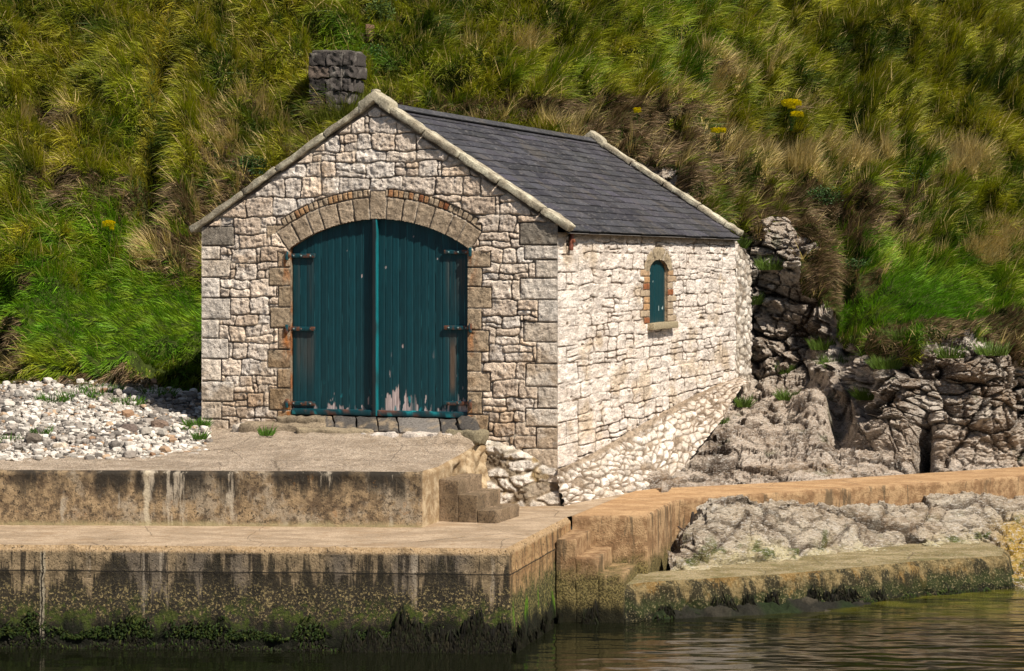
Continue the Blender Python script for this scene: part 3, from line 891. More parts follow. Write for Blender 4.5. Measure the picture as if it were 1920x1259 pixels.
# --- roof
RZ = 8.66 - BZ
def build_roof():
    roof = None
    D_ = 3.56
    a = Acc()
    for sg in (1, -1):
        V = [(XM, .2, RZ - .035), (XM, LEN - .15, RZ - .035), (XM + sg * D_, LEN - .15, RZ - .035 - SL * D_), (XM + sg * D_, .2, RZ - .035 - SL * D_)]
        a.add(V, Q=[[0, 1, 2, 3]] if sg < 0 else [[3, 2, 1, 0]], col=(.03, .03, .03))
        V2_ = [(x, y, z - .04) for x, y, z in V]
        a.add(V2_, Q=[[3, 2, 1, 0]] if sg < 0 else [[0, 1, 2, 3]], col=(.1, .09, .08))
    roof = a.build('roof', M['slate'], house, smooth=False)
    g = np.random.default_rng(3)
    cs = 1 / math.hypot(1, SL)
    for sg in (1, -1):
        a = Acc()
        rows = 17; ex = D_ / rows
        for r in range(rows):
            d0, d1 = r * ex - .02, (r + 1) * ex + .012
            y = .22 - (r % 2) * .35 - g.uniform(0, .2)
            tone = g.uniform(.9, 1.1)
            while y < LEN - .18:
                w = g.uniform(.31, .36); y1 = min(y + w * 2.1, LEN - .17)
                yy0 = max(y, .21)
                dd1 = d1 + g.uniform(-.012, .012) + (.035 if g.random() < .03 else 0); lift = g.uniform(0, .008)
                z0, z1 = RZ - .03 - SL * d0 - .004, RZ - .03 - SL * dd1 + .018 + lift
                th = .013
                sk = g.uniform(-.006, .006)
                V = []
                for (dd, zc) in ((d0, z0), (dd1, z1)):
                    for yv in (yy0 + .003, y1 - .003):
                        V.append((XM + sg * dd, yv + sk * (dd == dd1), zc + (0 if yv < y + .1 else g.uniform(-.003, .003))))
                V = np.array(V); V2_ = V - np.array([0, 0, th])
                Q = [[0, 2, 3, 1], [2, 6, 7, 3], [0, 4, 6, 2], [1, 3, 7, 5]]
                if sg < 0: Q = [q[::-1] for q in Q]
                c = np.array([.043, .042, .047]) * tone * g.uniform(.62, 1.5) * np.array([1, g.uniform(.95, 1.02), g.uniform(.95, 1.1)])
                a.add(np.concatenate([V, V2_]), Q=Q, col=c)
                y = y1
        a.build('slate_slope', M['slate'], roof, smooth=False)
    a = Acc(); y = .3
    while y < LEN - .3:
        L = .45
        for sg in (1, -1):
            n = np.array([SL * sg * cs, 0, cs])
            ax = np.array([[cs * sg, 0, -SL * cs], [0, 1, 0], [SL * cs * sg, 0, cs]])
            block(a, (XM + sg * .075, y + L / 2, RZ - .045 + .03 + g.uniform(-.003, .003)), (.2, L - .006, .022), ax=ax, seg=1, r=.001, col=np.array([.055, .054, .058]) * g.uniform(.8, 1.2))
        y += L
    a.build('ridge_tiles', M['slate'], roof, smooth=False)
    # copings: front and rear gables
    for (yc, wdt) in ((.10, .40), (LEN - .02, .34)):
        for sg in (1, -1):
            a = Acc(); Ltot = math.hypot(1, SL) * (3.70 if yc < 1 else 3.6)
            s = .16; i = 0
            ax = np.array([[cs * sg, 0, -SL * cs], [0, 1, 0], [SL * cs * sg, 0, cs]])
            top0 = 8.80 - BZ
            while s < Ltot - .05:
                L = min(g.uniform(.75, 1.15), Ltot - s)
                if Ltot - s - L < .3: L = Ltot - s
                mid = s + L / 2
                px_, pz_ = XM + sg * mid * cs, top0 - SL * mid * cs
                t = .118
                c0 = np.array([px_, yc, pz_]) - ax[2] * (t / 2 + g.uniform(-.008, .008))
                block(a, c0, (L - .012, wdt, t), ax=ax, seg=(12, 6, 4), r=.022, amp=.022, fr=4, seed=int(g.integers(99)), col=(.4, .36, .27))
                s += L
            for ii, vv in enumerate(a.v):
                n1 = fbm(vv[:, 0] * 4, vv[:, 1] * 4, vv[:, 2] * 4, 4, 5); n2 = fbm(vv[:, 0] * 9, vv[:, 1] * 9, vv[:, 2] * 9, 3, 6)
                cc = lc((.3, .26, .19), (.52, .48, .36), sst(-.3, .4, n1)); a.c[ii] = lc(cc, (.16, .13, .09), sst(.2, .5, n2) * .7)
            cp = a.build('gable_coping', M['block'], house)
        a = Acc()
        def shp(p, h):
            p = p.copy(); k = np.abs(p[:, 0]) / h[0]
            p[:, 2] = p[:, 2] - k * .2 * (p[:, 2] > 0) - k * .235 * (p[:, 2] <= 0); return p
        block(a, (XM, yc, 8.83 - BZ - .05), (.62, wdt + .03, .19), seg=(14, 5, 5), r=.03, amp=.02, fr=5, seed=4, col=(.38, .34, .25), shape=shp)
        if yc < 1: block(a, (XM - .02, yc - .05, 8.86 - BZ), (.14, .2, .1), seg=4, r=.04, amp=.02, fr=6, col=(.4, .36, .27))
        a.build('apex_stone', M['block'], house)
build_roof()

# --- footings: under the gable's right part, and the battered plinth on the side
def cellstones(u, v, seed, gap=.07):
    f1, f2, idv = worley(u, v, 0 * u, seed)
    e = f2 - f1
    return sst(gap, gap + .16, e), sst(gap, gap + .5, e), idv
def build_footings():
    res = .014
    x0 = G(868, 850)[0]
    xs = np.arange(x0, WID + .001, res); zs = np.arange(-.15, G(1040, 812)[1] + .1, res)
    X, Z = np.meshgrid(xs, zs)
    nf = fbm(X * 9, Z * 9, 0, 5, 94, .6); nm = fbm(X * 2, Z * 2, 0, 3, 95)
    sm, bu, R = cellstones(X * 2.6 + .25 * nm, Z * 4.6 + .3 * nm, 93)
    ztop = np.interp(X, [x0, x0 + .35, x0 + 1.0, WID - .25, WID], [G(868, 822)[1], G(895, 818)[1], G(960, 835)[1], G(1020, 862)[1], G(1043, 868)[1]]) + .05 * nm
    big = sst(.04, .1, R); sm = sm * big; bu = bu * big
    bat = sst(0, 1.0, (ztop - Z) / 1.2)
    off = .12 + .22 * bat * (1 - .75 * sst(WID - .5, WID, X)) - .11 * sst(WID - .5, WID, X)
    y = -(off + sm * (.03 + .015 * bu) + .03 * nf + .05 * nm)
    top = sst(ztop - .12, ztop + .02, Z); y = lerp(y, .02, top * .999)
    col = lc((.55, .48, .4), (.80, .74, .66), R)
    mort = lc((.2, .15, .1), (.36, .29, .2), np.clip(.5 + nm, 0, 1))
    mort = lc(mort, (.52, .46, .37), sst(.5, .9, Z / 1.25 + .3 * nm))
    col = lc(mort, col, sm)
    col = lc(col, (.3, .2, .08), sst(.35, .7, fbm(X * 3, Z * 3, 5, 3, 96)) * .8)
    Xs = X + (.02 + .12 * bat) * sst(WID - .12, WID, X); mk = ((Z < ztop + .03)[:-1, :-1])
    grid_obj('gable_footing', np.stack([Xs, y, Z], -1), M['stone'], house, mk, {'col': col})
    ys = np.arange(-.10, LEN + .35, .022); ts = np.arange(0, 1.0001, 1 / 95)
    Yg = np.repeat(ys[None], len(ts), 0); Tt = np.repeat(ts[:, None], len(ys), 1)
    zt = plinth_top(Yg); outw = np.interp(Yg, [0, 2, 6, 10, 13.9], [.12, .5, .75, .65, .25])
    Zb = ground_side(ys)[None] - .12
    nm = fbm(Yg * .7, Tt * 2, 0, 3, 105)
    Z = lerp(Zb, zt, Tt); off = outw * (1 - Tt) ** .9 + .05 * nm
    Ls = np.hypot(zt - Zb, outw) * Tt
    nf = fbm(Yg * 4, Ls * 9, 0, 4, 104, .6)
    sm, bu, R = cellstones(Yg * 2.9 + .6 * Ls + .3 * nm, Ls * 7.0 + .35 * noise(Yg * 1.2, Ls * 4, 0, 6), 103, .05)
    hh = .035 * sm + .025 * bu * (.4 + R) + .022 * nf
    P = np.stack([WID + .015 + off, Yg, Z], -1) + hh[..., None] * np.array([.75, 0, .45])
    col = lc((.52, .45, .37), (.84, .77, .69), R)
    mort = lc((.17, .125, .085), (.34, .27, .2), np.clip(.5 + nf, 0, 1))
    col = lc(mort, col, sm)
    cap = sst(.84, .93, Tt + .05 * nf); col = lc(col, (.33, .26, .19), cap)
    far = sst(4, 11, Yg); col = lc(col, col * np.array([.8, .76, .72]), far)
    grid_obj('side_plinth', P, M['side'], house, None, {'col': col})
    # rounded stub of masonry tying the rear corner into the cliff
    ss = np.linspace(0, 1, 70); zz = np.arange(1.2, TOPZ, .03)
    Sg, Z = np.meshgrid(ss, zz)
    nm = fbm(Sg * 2, Z * 2, 0, 3, 111); nf = fbm(Sg * 6, Z * 8, 0, 4, 112)
    ztop = lerp(TOPZ - .05, TOPZ - .62, Sg ** 1.5) + .1 * nm
    sm, bu, R = cellstones(Sg * 4.5 + .3 * nm, Z * 5.5, 113, .06)
    off = .15 * np.sin(Sg * 1.5) + .03 * sm + .015 * bu * R + .015 * nf
    P = np.stack([WID + off, LEN - .05 + 1.0 * Sg, np.minimum(Z, ztop)], -1)
    col = lc(lc((.2, .16, .12), (.34, .28, .22), np.clip(.5 + nf, 0, 1)), lc((.48, .42, .34), (.74, .68, .6), R), sm)
    grid_obj('rear_buttress', P, M['side'], house, None, {'col': col})
def raster_free(U, V, stones, gap):
    """same as raster(), for grids whose coordinates are not axis aligned"""
    D = np.full(U.shape, -.05); ID = np.full(U.shape, -1)
    Uf, Vf = U.ravel(), V.ravel(); Df, If = D.ravel(), ID.ravel()
    order = np.argsort(Uf); Us = Uf[order]
    for i, (u0, v0, u1, v1, r) in enumerate(stones):
        a, b = np.searchsorted(Us, (u0 - .05, u1 + .05)); k = order[a:b]
        k = k[(Vf[k] > v0 - .05) & (Vf[k] < v1 + .05)]
        if not len(k): continue
        hx, hy = (u1 - u0) / 2 - gap, (v1 - v0) / 2 - gap; rr = min(r, hx * .9, hy * .9)
        qx = np.abs(Uf[k] - (u0 + u1) / 2) - hx + rr; qy = np.abs(Vf[k] - (v0 + v1) / 2) - hy + rr
        s = -(np.hypot(np.maximum(qx, 0), np.maximum(qy, 0)) + np.minimum(np.maximum(qx, qy), 0) - rr)
        m = s > Df[k]; Df[k[m]] = s[m]; If[k[m]] = i
    return Df.reshape(U.shape), If.reshape(U.shape)
def ground_side(y):
    pts = [(1046, 950, .12), (1130, 932, .3), (1240, 906, .6), (1275, 878, .8), (1330, 812, .8), (1400, 716, .6)]
    a = [S(px, py, off) for px, py, off in pts]
    return np.interp(y, [q[0] for q in a], [q[1] for q in a])
build_footings()

# threshold slabs in front of the door
def build_threshold():
    a = Acc(); g = np.random.default_rng(9)
    x = G(600, 800)[0]; xe = G(905, 800)[0]
    widths = [.37, .47, .43, .42, .85, .36, .42]; cols = [.075, .07, .06, .07, .15, .07, .06]
    tot = sum(widths); sc = (xe - x) / tot
    for i, (w, c) in enumerate(zip(widths, cols)):
        w *= sc; last = i == len(widths) - 1
        ax = np.array([[1, 0, 0], [-.42, .85, .42], [0, -.44, .9]]); ax /= np.linalg.norm(ax, axis=1)[:, None]
        d = .55 if not last else .6
        block(a, (x + w / 2 + .03, -.24, z_db - .15 - (.02 if not last else .0)), (w - .025, d, .12 if not last else .24), ax=ax, seg=(8, 8, 4), r=.02 if not last else .08, amp=.02 if not last else .05, fr=5, seed=i, col=np.array([c * 1.1, c, c * .9]))
        x += w
    for ii, vv in enumerate(a.v):
        nn = fbm(vv[:, 0] * 6, vv[:, 1] * 6, vv[:, 2] * 6, 4, 3); a.c[ii] = lc(a.c[ii], (.3, .23, .15), sst(.1, .5, nn) * .7)
    a.build('threshold_slabs', M['block'], house)
    a = Acc()
    for (px0, px1, py0, off, col, s) in ((524, 612, 789, -.14, (.2, .16, .11), 8), (455, 610, 802, -.35, (.24, .19, .13), 1), (560, 700, 812, -.5, (.26, .21, .14), 2), (676, 745, 809, -.72, (.52, .47, .42), 3), (755, 845, 808, -.72, (.5, .44, .38), 4), (840, 905, 815, -.45, (.2, .17, .11), 5), (440, 500, 806, -.3, (.45, .4, .34), 6)):
        xa, z = G(px0, py0, off); xb, _ = G(px1, py0, off)
        block(a, ((xa + xb) / 2, off + .05, z - (.03 if s not in (3, 4) else .125)), (xb - xa, .5 if s not in (3, 4) else .25, .24 if s not in (3, 4) else .2), seg=(20, 8, 6), r=.05, amp=.05, fr=3.2, seed=s, col=col)
    a.build('threshold_rubble', M['block'], house)
build_threshold()

# ================================================================= QUAYS
QZ = 1.54
lq = PY(-700, 1017, 0) # unused
qc = PZ(955, 1030, QZ); qe = PZ(1070, 970, QZ)
QL = np.array([-13.5, 35.75, QZ])
ql2 = PZ(80, 1023, QZ)
def inset(pl, d):
    out = []
    for i, p in enumerate(pl):
        a = pl[max(i - 1, 0)]; b = pl[min(i + 1, len(pl) - 1)]
        def nrm(u, v):
            t = (v - u)[:2]; t = t / np.linalg.norm(t); return np.array([-t[1], t[0]])
        n1 = nrm(a, p) if i else nrm(p, b); n2 = nrm(p, b) if i < len(pl) - 1 else n1
        n = n1 + n2; n = n / (np.dot(n, n1) + 1e-9) if np.dot(n, n1) > .2 else n1
        n = n / max(1, np.linalg.norm(n) / 1.6)
        q = np.array(p, float); q[:2] += n * d; out.append(q)
    return out
def wall_loft(pl, top, bot, bev=.06, batter=0.0, res=.05, **k):
    pl = [np.array([p[0], p[1], top]) for p in pl]
    r0 = inset(pl, bev); r1 = [p - np.array([0, 0, bev]) for p in pl]
    r2 = inset([np.array([p[0], p[1], bot]) for p in pl], -batter)
    return loft([r0, r1, r2], res, res), r0
quay = empty('quay', (0, 36, 0), 0, label='lower concrete quay, streaked black and green with tidal weed along its waterline', cat='quay')
path = [QL, ql2, qc, qe]
P, r0 = wall_loft(path, QZ, -1.2, .07, .05, .045)
zz = P[..., 2]
seam = -.02 * np.exp(-((zz - 1.16 - .02 * noise(P[..., 0] * .8, 0, 0, 3)) / .012) ** 2)
xcr = P[..., 0] - ql2[0] - .03 * noise(zz * 3, 0, 0, 2)
seam = seam - .03 * np.exp(-(xcr / .018) ** 2)
chip = -.07 * sst(.25, .6, fbm(P[..., 0] * 1.7, P[..., 1] * 1.7, 0, 4, 55)) * np.exp(-((zz - QZ + .02) / .07) ** 2)
low = .06 * sst(.7, .0, zz) * fbm(P[..., 0] * 4, P[..., 1] * 4, zz * 3, 4, 57)
o = grid_obj('quay_wall', rough(P, .016, 2.2, 51, True, seam + chip + low), M['quay']); local_child(o, quay)
# deck: big sheet, all in front of/around the boathouse
deck_pts = [p[:2] for p in r0] 
blkL = PZ(1073, 968, QZ)[:2]
s1 = (5.2, 45.6)
back = [(1.9, 44.5), (-13.5, 44.5)]
deckp = [deck_pts[0], deck_pts[1], deck_pts[2], deck_pts[3], (blkL[0] + .004, blkL[1] + .02), (2.15, 43.3)] + back
o = poly_sheet('quay_deck', deckp, QZ, M['deck']); local_child(o, quay)

# walkway with its block: outer edge polyline
we = [PZ(1073, 968, QZ), PZ(1213, 967, QZ), PZ(1267, 938, QZ), PZ(1337, 931, QZ), PZ(1453, 924, QZ), PZ(1621, 913, QZ), PZ(1767, 904, QZ), PZ(1920, 892, QZ), PZ(2300, 862, QZ)]
wi = [np.array([2.15, 43.3, QZ]), np.array([2.3, 43.7, QZ]), PZ(1242, 917, QZ) , PZ(1330, 911.5, QZ), PZ(1475, 904, QZ), PZ(1640, 893.5, QZ), PZ(1790, 884, QZ), PZ(1920, 875, QZ), PZ(2300, 848, QZ)]
wi[2] = wi[2] + np.array([-.1, .1, 0])
walk = empty('walkway', (4, 42, 0), 0, label='sandy brown concrete walkway curving along the rocks to the right edge', cat='walkway')
P, r0 = wall_loft(we, QZ, -.3, .035, .02, .05)
chip = -.03 * sst(.2, .6, fbm(P[..., 0] * 2, P[..., 1] * 2, 0, 4, 58)) * np.exp(-((P[..., 2] - QZ + .02) / .07) ** 2)
def mat_block():
    m = Mat('sandy_concrete', .9, .2)
    f = m.noise(34, 5, .75); g = m.noise(4, 6, .72); st = m.noise(4, 5, .72, v=m.vec(1, 1, .12))
    c = m.mix(m.rng(g, .40, .60), (.24, .14, .07), (.44, .29, .155))
    c = m.mix(m.rng(st, .54, .62, 0, .75), c, (.10, .075, .045))
    c = m.mix(m.rng(m.noise(28, 3, .8), .6, .67, 0, .8), c, (.07, .05, .03))
    z2 = m.math('ADD', m.z, m.math('MULTIPLY', m.math('SUBTRACT', g, .5), .7))
    c = m.mix(m.rng(z2, .62, .95, .92, 0), c, m.mix(m.rng(f, .46, .56), (.05, .045, .016), (.26, .21, .08)))
    c = m.mix(m.rng(m.math('ADD', m.z, m.math('MULTIPLY', m.math('SUBTRACT', st, .5), .8)), .15, .4, .95, 0), c, (.012, .012, .006))
    m.bump(m.math('ADD', f, g), .9, .04)
    return m.col(c)
M['sandy'] = mat_block()
o = grid_obj('walkway_wall', rough(P, .008, 2.2, 61, True, chip), M['sandy']); local_child(o, walk)
R0 = np.array(r0); W = np.array(wi)
P = loft([W, R0], .2, .2)
o = grid_obj('walkway_deck', P, M['walk'], None, smooth=False); local_child(o, walk)

# upper terrace: front wall, end face, sloping gravelly top
TZ = 2.43
t0 = np.array([-13.5, 38.32]); t1 = PZ(0, 985, QZ)[:2]; t2 = PZ(790, 989.5, QZ)[:2]; t3 = PZ(826, 977, QZ)[:2]
terr = empty('terrace', (-4, 38, QZ), 0, label='raised concrete terrace with a gravelly top and stained front wall before the boathouse', cat='terrace')
tp = [np.array([*t0, TZ]), np.array([*t1, TZ]), np.array([*PZ(275, 986, QZ)[:2], TZ]), np.array([*t2, TZ]), np.array([*t3, TZ]), np.array([-.75, 40.3, TZ + .12]), np.array([-.45, 41.5, TZ + .25])]
r0 = inset([p.copy() for p in tp], .05)
r1 = [p - np.array([0, 0, .05]) for p in tp]; r2 = [np.array([p[0], p[1], QZ - .08]) for p in tp]
P = loft([r0, r1, r2], .045, .045)
zz = P[..., 2]
ext = -.05 * sst(.3, .6, fbm(P[..., 0] * 2.1, P[..., 1] * 2.1, 0, 4, 66)) * np.exp(-((zz - TZ) / .08) ** 2)
ext = ext + .2 * sst(38.9, 40, P[..., 1]) * fbm(P[..., 0] * 2, P[..., 1] * 2, zz * 2, 4, 69)
P = rough(P, .02, 1.8, 65, True, ext)
o = grid_obj('terrace_wall', P, M['terrace']); local_child(o, terr)
# top
nx, ny = 300, 90
def terr_edge(s):
    pl = np.array(r0)[:, :3]; L = np.concatenate([[0], np.cumsum(np.linalg.norm(np.diff(pl[:4, :2], axis=0), axis=1))])
    return np.stack([np.interp(s * L[-1], L, pl[:4, k]) for k in range(3)], -1)
ss = np.concatenate([np.linspace(0, .35, 60), np.linspace(.36, 1, 320)])
Fr = terr_edge(ss)
r0a = np.array(r0)
bkx = np.interp(ss, [0, .5, .62, .8, 1.0], [-13.5, -7.3, -5.9, -3.8, -.47])
bk = np.stack([bkx, np.interp(ss, [0, .3, .5, .62, 1.0], [40.6, 40.3, 41.2, 43.4, 41.56]), 0 * ss], -1)
bk[:, 2] = np.interp(bkx, [-13.5, -9, -7, -5.6, -4, -1.2, -.4], [2.62, 2.62, 2.68, 2.72, 2.80, 2.86, 2.76])
tv = np.linspace(0, 1, ny)[:, None, None]
side_r = None
P = Fr[None] * (1 - tv) + bk[None] * tv
# right border follows the rough edge
edge = np.stack([np.interp(np.linspace(0, 1, ny), [0, .27, .72, 1], r0a[3:7, k]) for k in range(3)], -1)
wgt = sst(.86, 1, ss)[None, :, None]
P = P * (1 - wgt) + (edge[:, None] + (P - P[:, -1:]) * 1.0) * wgt
bump = .02 * fbm(P[..., 0] * 1.2, P[..., 1] * 1.5, 0, 5, 67) + .02 * fbm(P[..., 0] * 5, P[..., 1] * 5, 0, 3, 68)
bump += .10 * np.exp(-((P[..., 0] + 1.0) / .5) ** 2) * np.exp(-((P[..., 1] - 40.9) / .7) ** 2) * (1 + fbm(P[..., 0] * 6, P[..., 1] * 6, 0, 3, 5))
fade = np.ones(P.shape[:2]); fade[0] = 0; fade *= sst(0, .06, np.linspace(0, 1, ny))[:, None]; fade[:, -1] = 0
P[..., 2] += bump * fade
o = grid_obj('terrace_top', P, M['top'], None); local_child(o, terr)

# steps: terrace steps and sea steps
def stairs(name, org, ang, dep, treads, bottom, mat, label, amp=.006, extra=None, groupz=None):
    e = empty(name, (org[0], org[1], bottom), ang, label=label, cat='steps')
    x = 0
    for i, (w, z) in enumerate(treads):
        a = Acc()
        xe = x + w
        h = z - bottom + .05
        block(a, ((x + xe) / 2, dep / 2, z - bottom - h / 2), (w - .001, dep, h), seg=(12, 30, max(4, int(h / .05))), r=.012, amp=amp, fr=6, seed=i, col=(.3, .2, .12))
        a.build('step', mat or M['sandy'], e); x = xe
    return e
stairs('terrace_steps', PZ(823, 978, QZ), BA, 1.19, [(.333, 2.23), (.333, 1.99), (.333, 1.745)], QZ, M['step'],
       'three small brown concrete steps from the terrace down to the lower quay', .012)
ss0 = PZ(1043, 1165, 0.0)
stairs('sea_steps', (ss0[0] + .0, ss0[1]), -math.radians(11), 1.56, [(.32, 1.32), (.36, 1.03), (.42, .76)], -.5, None,
       'worn algae stained concrete steps descending from the quay to the low ledge', .014)

# low ledge
LZ = .57
le = [PZ(1165, 1100, LZ), PZ(1220, 1093, LZ), PZ(1453, 1079, LZ), PZ(1585, 1068, LZ), PZ(1730, 1053, LZ), PZ(1840, 1046, LZ), PZ(1888, 1043, LZ), PZ(1893, 1030, LZ), PZ(1860, 1017, LZ)]
li = [PZ(1150, 1078, LZ), PZ(1220, 1073, LZ), PZ(1402, 1056, LZ), PZ(1585, 1036, LZ), PZ(1700, 1021, LZ), PZ(1790, 1014, LZ), PZ(1810, 1013, LZ), PZ(1820, 1013, LZ), PZ(1830, 1013, LZ)]
ledge = empty('ledge', (4, 39, 0), 0, label='low mossy concrete ledge hung with dark weed, rounded at its right end', cat='ledge')
P, r0 = wall_loft(le, LZ, -.8, .09, .22, .045)
P = rough(P, .05, 2.0, 71, True, .07 * sst(.5, 0, P[..., 2]) * fbm(P[..., 0] * 4, P[..., 1] * 4, P[..., 2] * 4, 4, 72))
o = grid_obj('ledge_wall', P, M['ledge']); local_child(o, ledge)
P = loft([np.array(li), np.array(r0)], .06, .06)
f = sst(0, .1, np.linspace(1, 0, P.shape[0]))[:, None]
P[..., 2] += .02 * fbm(P[..., 0] * 2, P[..., 1] * 2, 0, 4, 73) * f
o = grid_obj('ledge_top', P, M['moss'], None); local_child(o, ledge)

# rusty pipe standing in the corner by the block
a = Acc(); p = PZ(1294, 1003, .9); p = PY(1293, 1003, 41.3)
block(a, p + np.array([.03, 0, .2]), (.05, .05, .42), ax=[[1, 0, -.12], [0, 1, 0], [.12, 0, 1]], seg=(4, 4, 8), r=.02, amp=.01, fr=8, col=(.03, .022, .018))
block(a, p + np.array([-.09, 0, .06]), (.3, .03, .03), ax=[[.8, 0, -.6], [0, 1, 0], [.6, 0, .8]], seg=(6, 3, 3), r=.012, col=(.05, .03, .02))
tag(a.build('iron_post', M['iron']), 'short black rusted iron stake leaning against the block beside the rocks', 'post')

# ================================================================= TERRAIN
COLS = {
 -700: [(38.6, 884), (41, 815), (46, 722), (46.5, 692), (49, 600), (51, 530), (56, 270), (60.5, 0), (72, -500)],
 0:    [(38.6, 884), (41, 815), (46, 722), (46.5, 694), (49, 600), (51, 535), (56, 270), (60.5, 0), (72, -500)],
 100:  [(38.6, 884), (41, 815), (46, 722), (46.5, 690), (48.6, 605), (51, 530), (56, 270), (60.5, 0), (72, -500)],
 230:  [(38.8, 882), (41.2, 815), (46, 726), (46.4, 696), (49, 590), (51.5, 545), (56, 275), (60.5, 0), (72, -500)],
 380:  [(39, 884), (42, 818), (46.5, 738), (46.9, 695), (49, 610), (51.5, 545), (56, 290), (60.5, 0), (72, -500)],
 560:  [(39, 900), (42, 850), (48.5, 740), (49.5, 640), (51.5, 560), (53, 500), (57, 280), (61, 0), (72, -500)],
 704:  [(40, 920), (46, 870), (52.8, 720), (54, 500), (56, 400), (57.5, 300), (59.5, 150), (62, 0), (73, -500)],
 900:  [(40, 920), (46, 870), (55.5, 700), (56.8, 320), (57.8, 270), (58.6, 235), (60.3, 120), (62.8, 0), (73, -500)],
 1110: [(41, 960), (46, 880), (55.8, 700), (56.5, 290), (57.2, 262), (58.2, 232), (60.5, 120), (63, 0), (74, -500)],
 1240: [(43, 935), (47, 880), (55.2, 700), (56.2, 335), (57.2, 300), (58.4, 270), (61, 140), (64, 0), (75, -500)],
 1320: [(44.6, 918), (48.4, 850), (55.0, 700), (55.9, 390), (57, 355), (58.5, 320), (61.5, 160), (65, 0), (76, -500)],
 1390: [(45.0, 915), (49, 822), (55.4, 705), (56.2, 425), (57.3, 402), (58.5, 388), (62, 200), (66, 0), (77, -500)],
 1480: [(45.4, 909), (50, 812), (54.8, 715), (56, 418), (57, 404), (58.5, 392), (62.5, 200), (66.5, 0), (78, -500)],
 1530: [(45.8, 906), (50, 822), (54.4, 700), (56.1, 470), (56.6, 440), (58.5, 400), (62.3, 220), (66.5, 0), (78, -500)],
 1585: [(46.2, 901), (49.8, 838), (52.9, 725), (54.3, 640), (55.8, 545), (57, 465), (62, 250), (66.5, 0), (78, -500)],
 1650: [(46.7, 897), (48.6, 868), (49.5, 800), (51, 668), (54, 560), (56.5, 480), (61.5, 270), (66, 0), (77, -500)],
 1750: [(47.5, 890), (48.3, 866), (48.8, 800), (49.9, 655), (53, 570), (56, 490), (61.5, 270), (66, 0), (77, -500)],
 1850: [(48.2, 884), (48.7, 862), (49.1, 800), (50, 660), (53, 585), (56.5, 490), (61.5, 260), (66, 0), (77, -500)],
 1930: [(48.8, 879), (49.1, 855), (49.4, 785), (50.2, 672), (53, 595), (57, 480), (61.5, 250), (66, 0), (77, -500)],
 2600: [(51.5, 855), (51.8, 835), (52.2, 765), (53, 665), (55, 595), (58, 480), (62.5, 250), (67, 0), (78, -500)],
}
keys = sorted(COLS); KA = np.array([COLS[k] for k in keys], float)
pxs = np.concatenate([np.arange(-700, -60, 20), np.arange(-60, 1380, 4.0), np.arange(1380, 1960, 2.4), np.arange(1960, 2600, 16), [2600]])
ctrl = np.zeros((len(pxs), KA.shape[1], 2))
for r in range(KA.shape[1]):
    for c in range(2): ctrl[:, r, c] = np.interp(pxs, keys, KA[:, r, c])
ker = np.exp(-np.linspace(-2, 2, 9) ** 2); ker /= ker.sum()
pad = np.concatenate([np.repeat(ctrl[:1], 4, 0), ctrl, np.repeat(ctrl[-1:], 4, 0)])
ctrl = sum(ker[i] * pad[i:i + len(pxs)] for i in range(9))
subs = [70, 80, 120, 60, 50, 90, 90, 45]
tpar = np.concatenate([i + np.arange(n) / n for i, n in enumerate(subs)] + [[len(subs)]])
i0 = np.minimum(tpar.astype(int), len(subs) - 1); fr = tpar - i0
def crspl(a, i0, f):
    """Catmull-Rom softened by linear, along rows"""
    n = a.shape[1]; p0 = a[:, np.maximum(i0 - 1, 0)]; p1 = a[:, i0]; p2 = a[:, i0 + 1]; p3 = a[:, np.minimum(i0 + 2, n - 1)]
    cr = .5 * ((2 * p1) + (-p0 + p2) * f + (2 * p0 - 5 * p1 + 4 * p2 - p3) * f * f + (-p0 + 3 * p1 - 3 * p2 + p3) * f ** 3)
    return .5 * cr + .5 * (p1 * (1 - f) + p2 * f)
Yt = crspl(ctrl[..., 0], i0, fr).T; pyt = crspl(ctrl[..., 1], i0, fr).T
PXg = np.repeat(pxs[None], len(tpar), 0); TPg = np.repeat(tpar[:, None], len(pxs), 1)
T0 = np.stack([(PXg - CX) / F * Yt, Yt, CZ - (pyt - HY) / F * Yt], -1)
N0 = normals(T0); 
if N0[..., 2].mean() < 0: N0 = -N0
x, y, z = T0[..., 0], T0[..., 1], T0[..., 2]
n_big = fbm(x * .5, y * .5, z * .5, 3, 201)
rockw = sst(1080, 1150, PXg + 60 * noise(z, y * .5, 0, 3)) * sst(.12, -.12, TPg - 3.0 - .45 * fbm(x * .9, y * .9, z * .6, 4, 202) + .25 * np.exp(-((PXg - 1530) / 50) ** 2))
rockw = np.clip(rockw, 0, 1)
beach = (PXg < 420) * sst(2.06, 1.98, TPg + .06 * noise(x * 1.3, 0, 0, 5))
grassw = np.clip(1 - rockw - beach, 0, 1)
# hummocks
sx_ = x * 1.0; gly = z - .6 * y
hum = .34 * fbm(x * .62, y * .45, z * .45, 3, 210) + .24 * fbm(x * 1.3 + .5 * n_big, y * .9, z * .9, 3, 211) + .10 * fbm(x * 3.0, y * 2, z * 2, 2, 212)
fold = .16 * ridged(x * .55 + .2 * z, y * .3, z * .75, 3, 213)
hum = 1.4 * (hum + fold)
short = np.exp(-((PXg - 1720) / 230) ** 2 - ((pyt - 560) / 90) ** 2) + np.exp(-((PXg - 250) / 260) ** 2 - ((pyt - 590) / 60) ** 2)
hum = hum * (1 - .75 * np.clip(short, 0, 1))
gx = np.interp(pyt, [-50, 0, 150, 250, 330, 440], [352, 348, 318, 306, 300, 290])
gd = PXg - gx - 8 * noise(z * .9, 0, 0, 9)
gul = -1.15 * np.exp(-(gd / 16) ** 2) + .42 * np.exp(-((gd - 42) / 26) ** 2)
gul = gul * sst(470, 400, pyt)
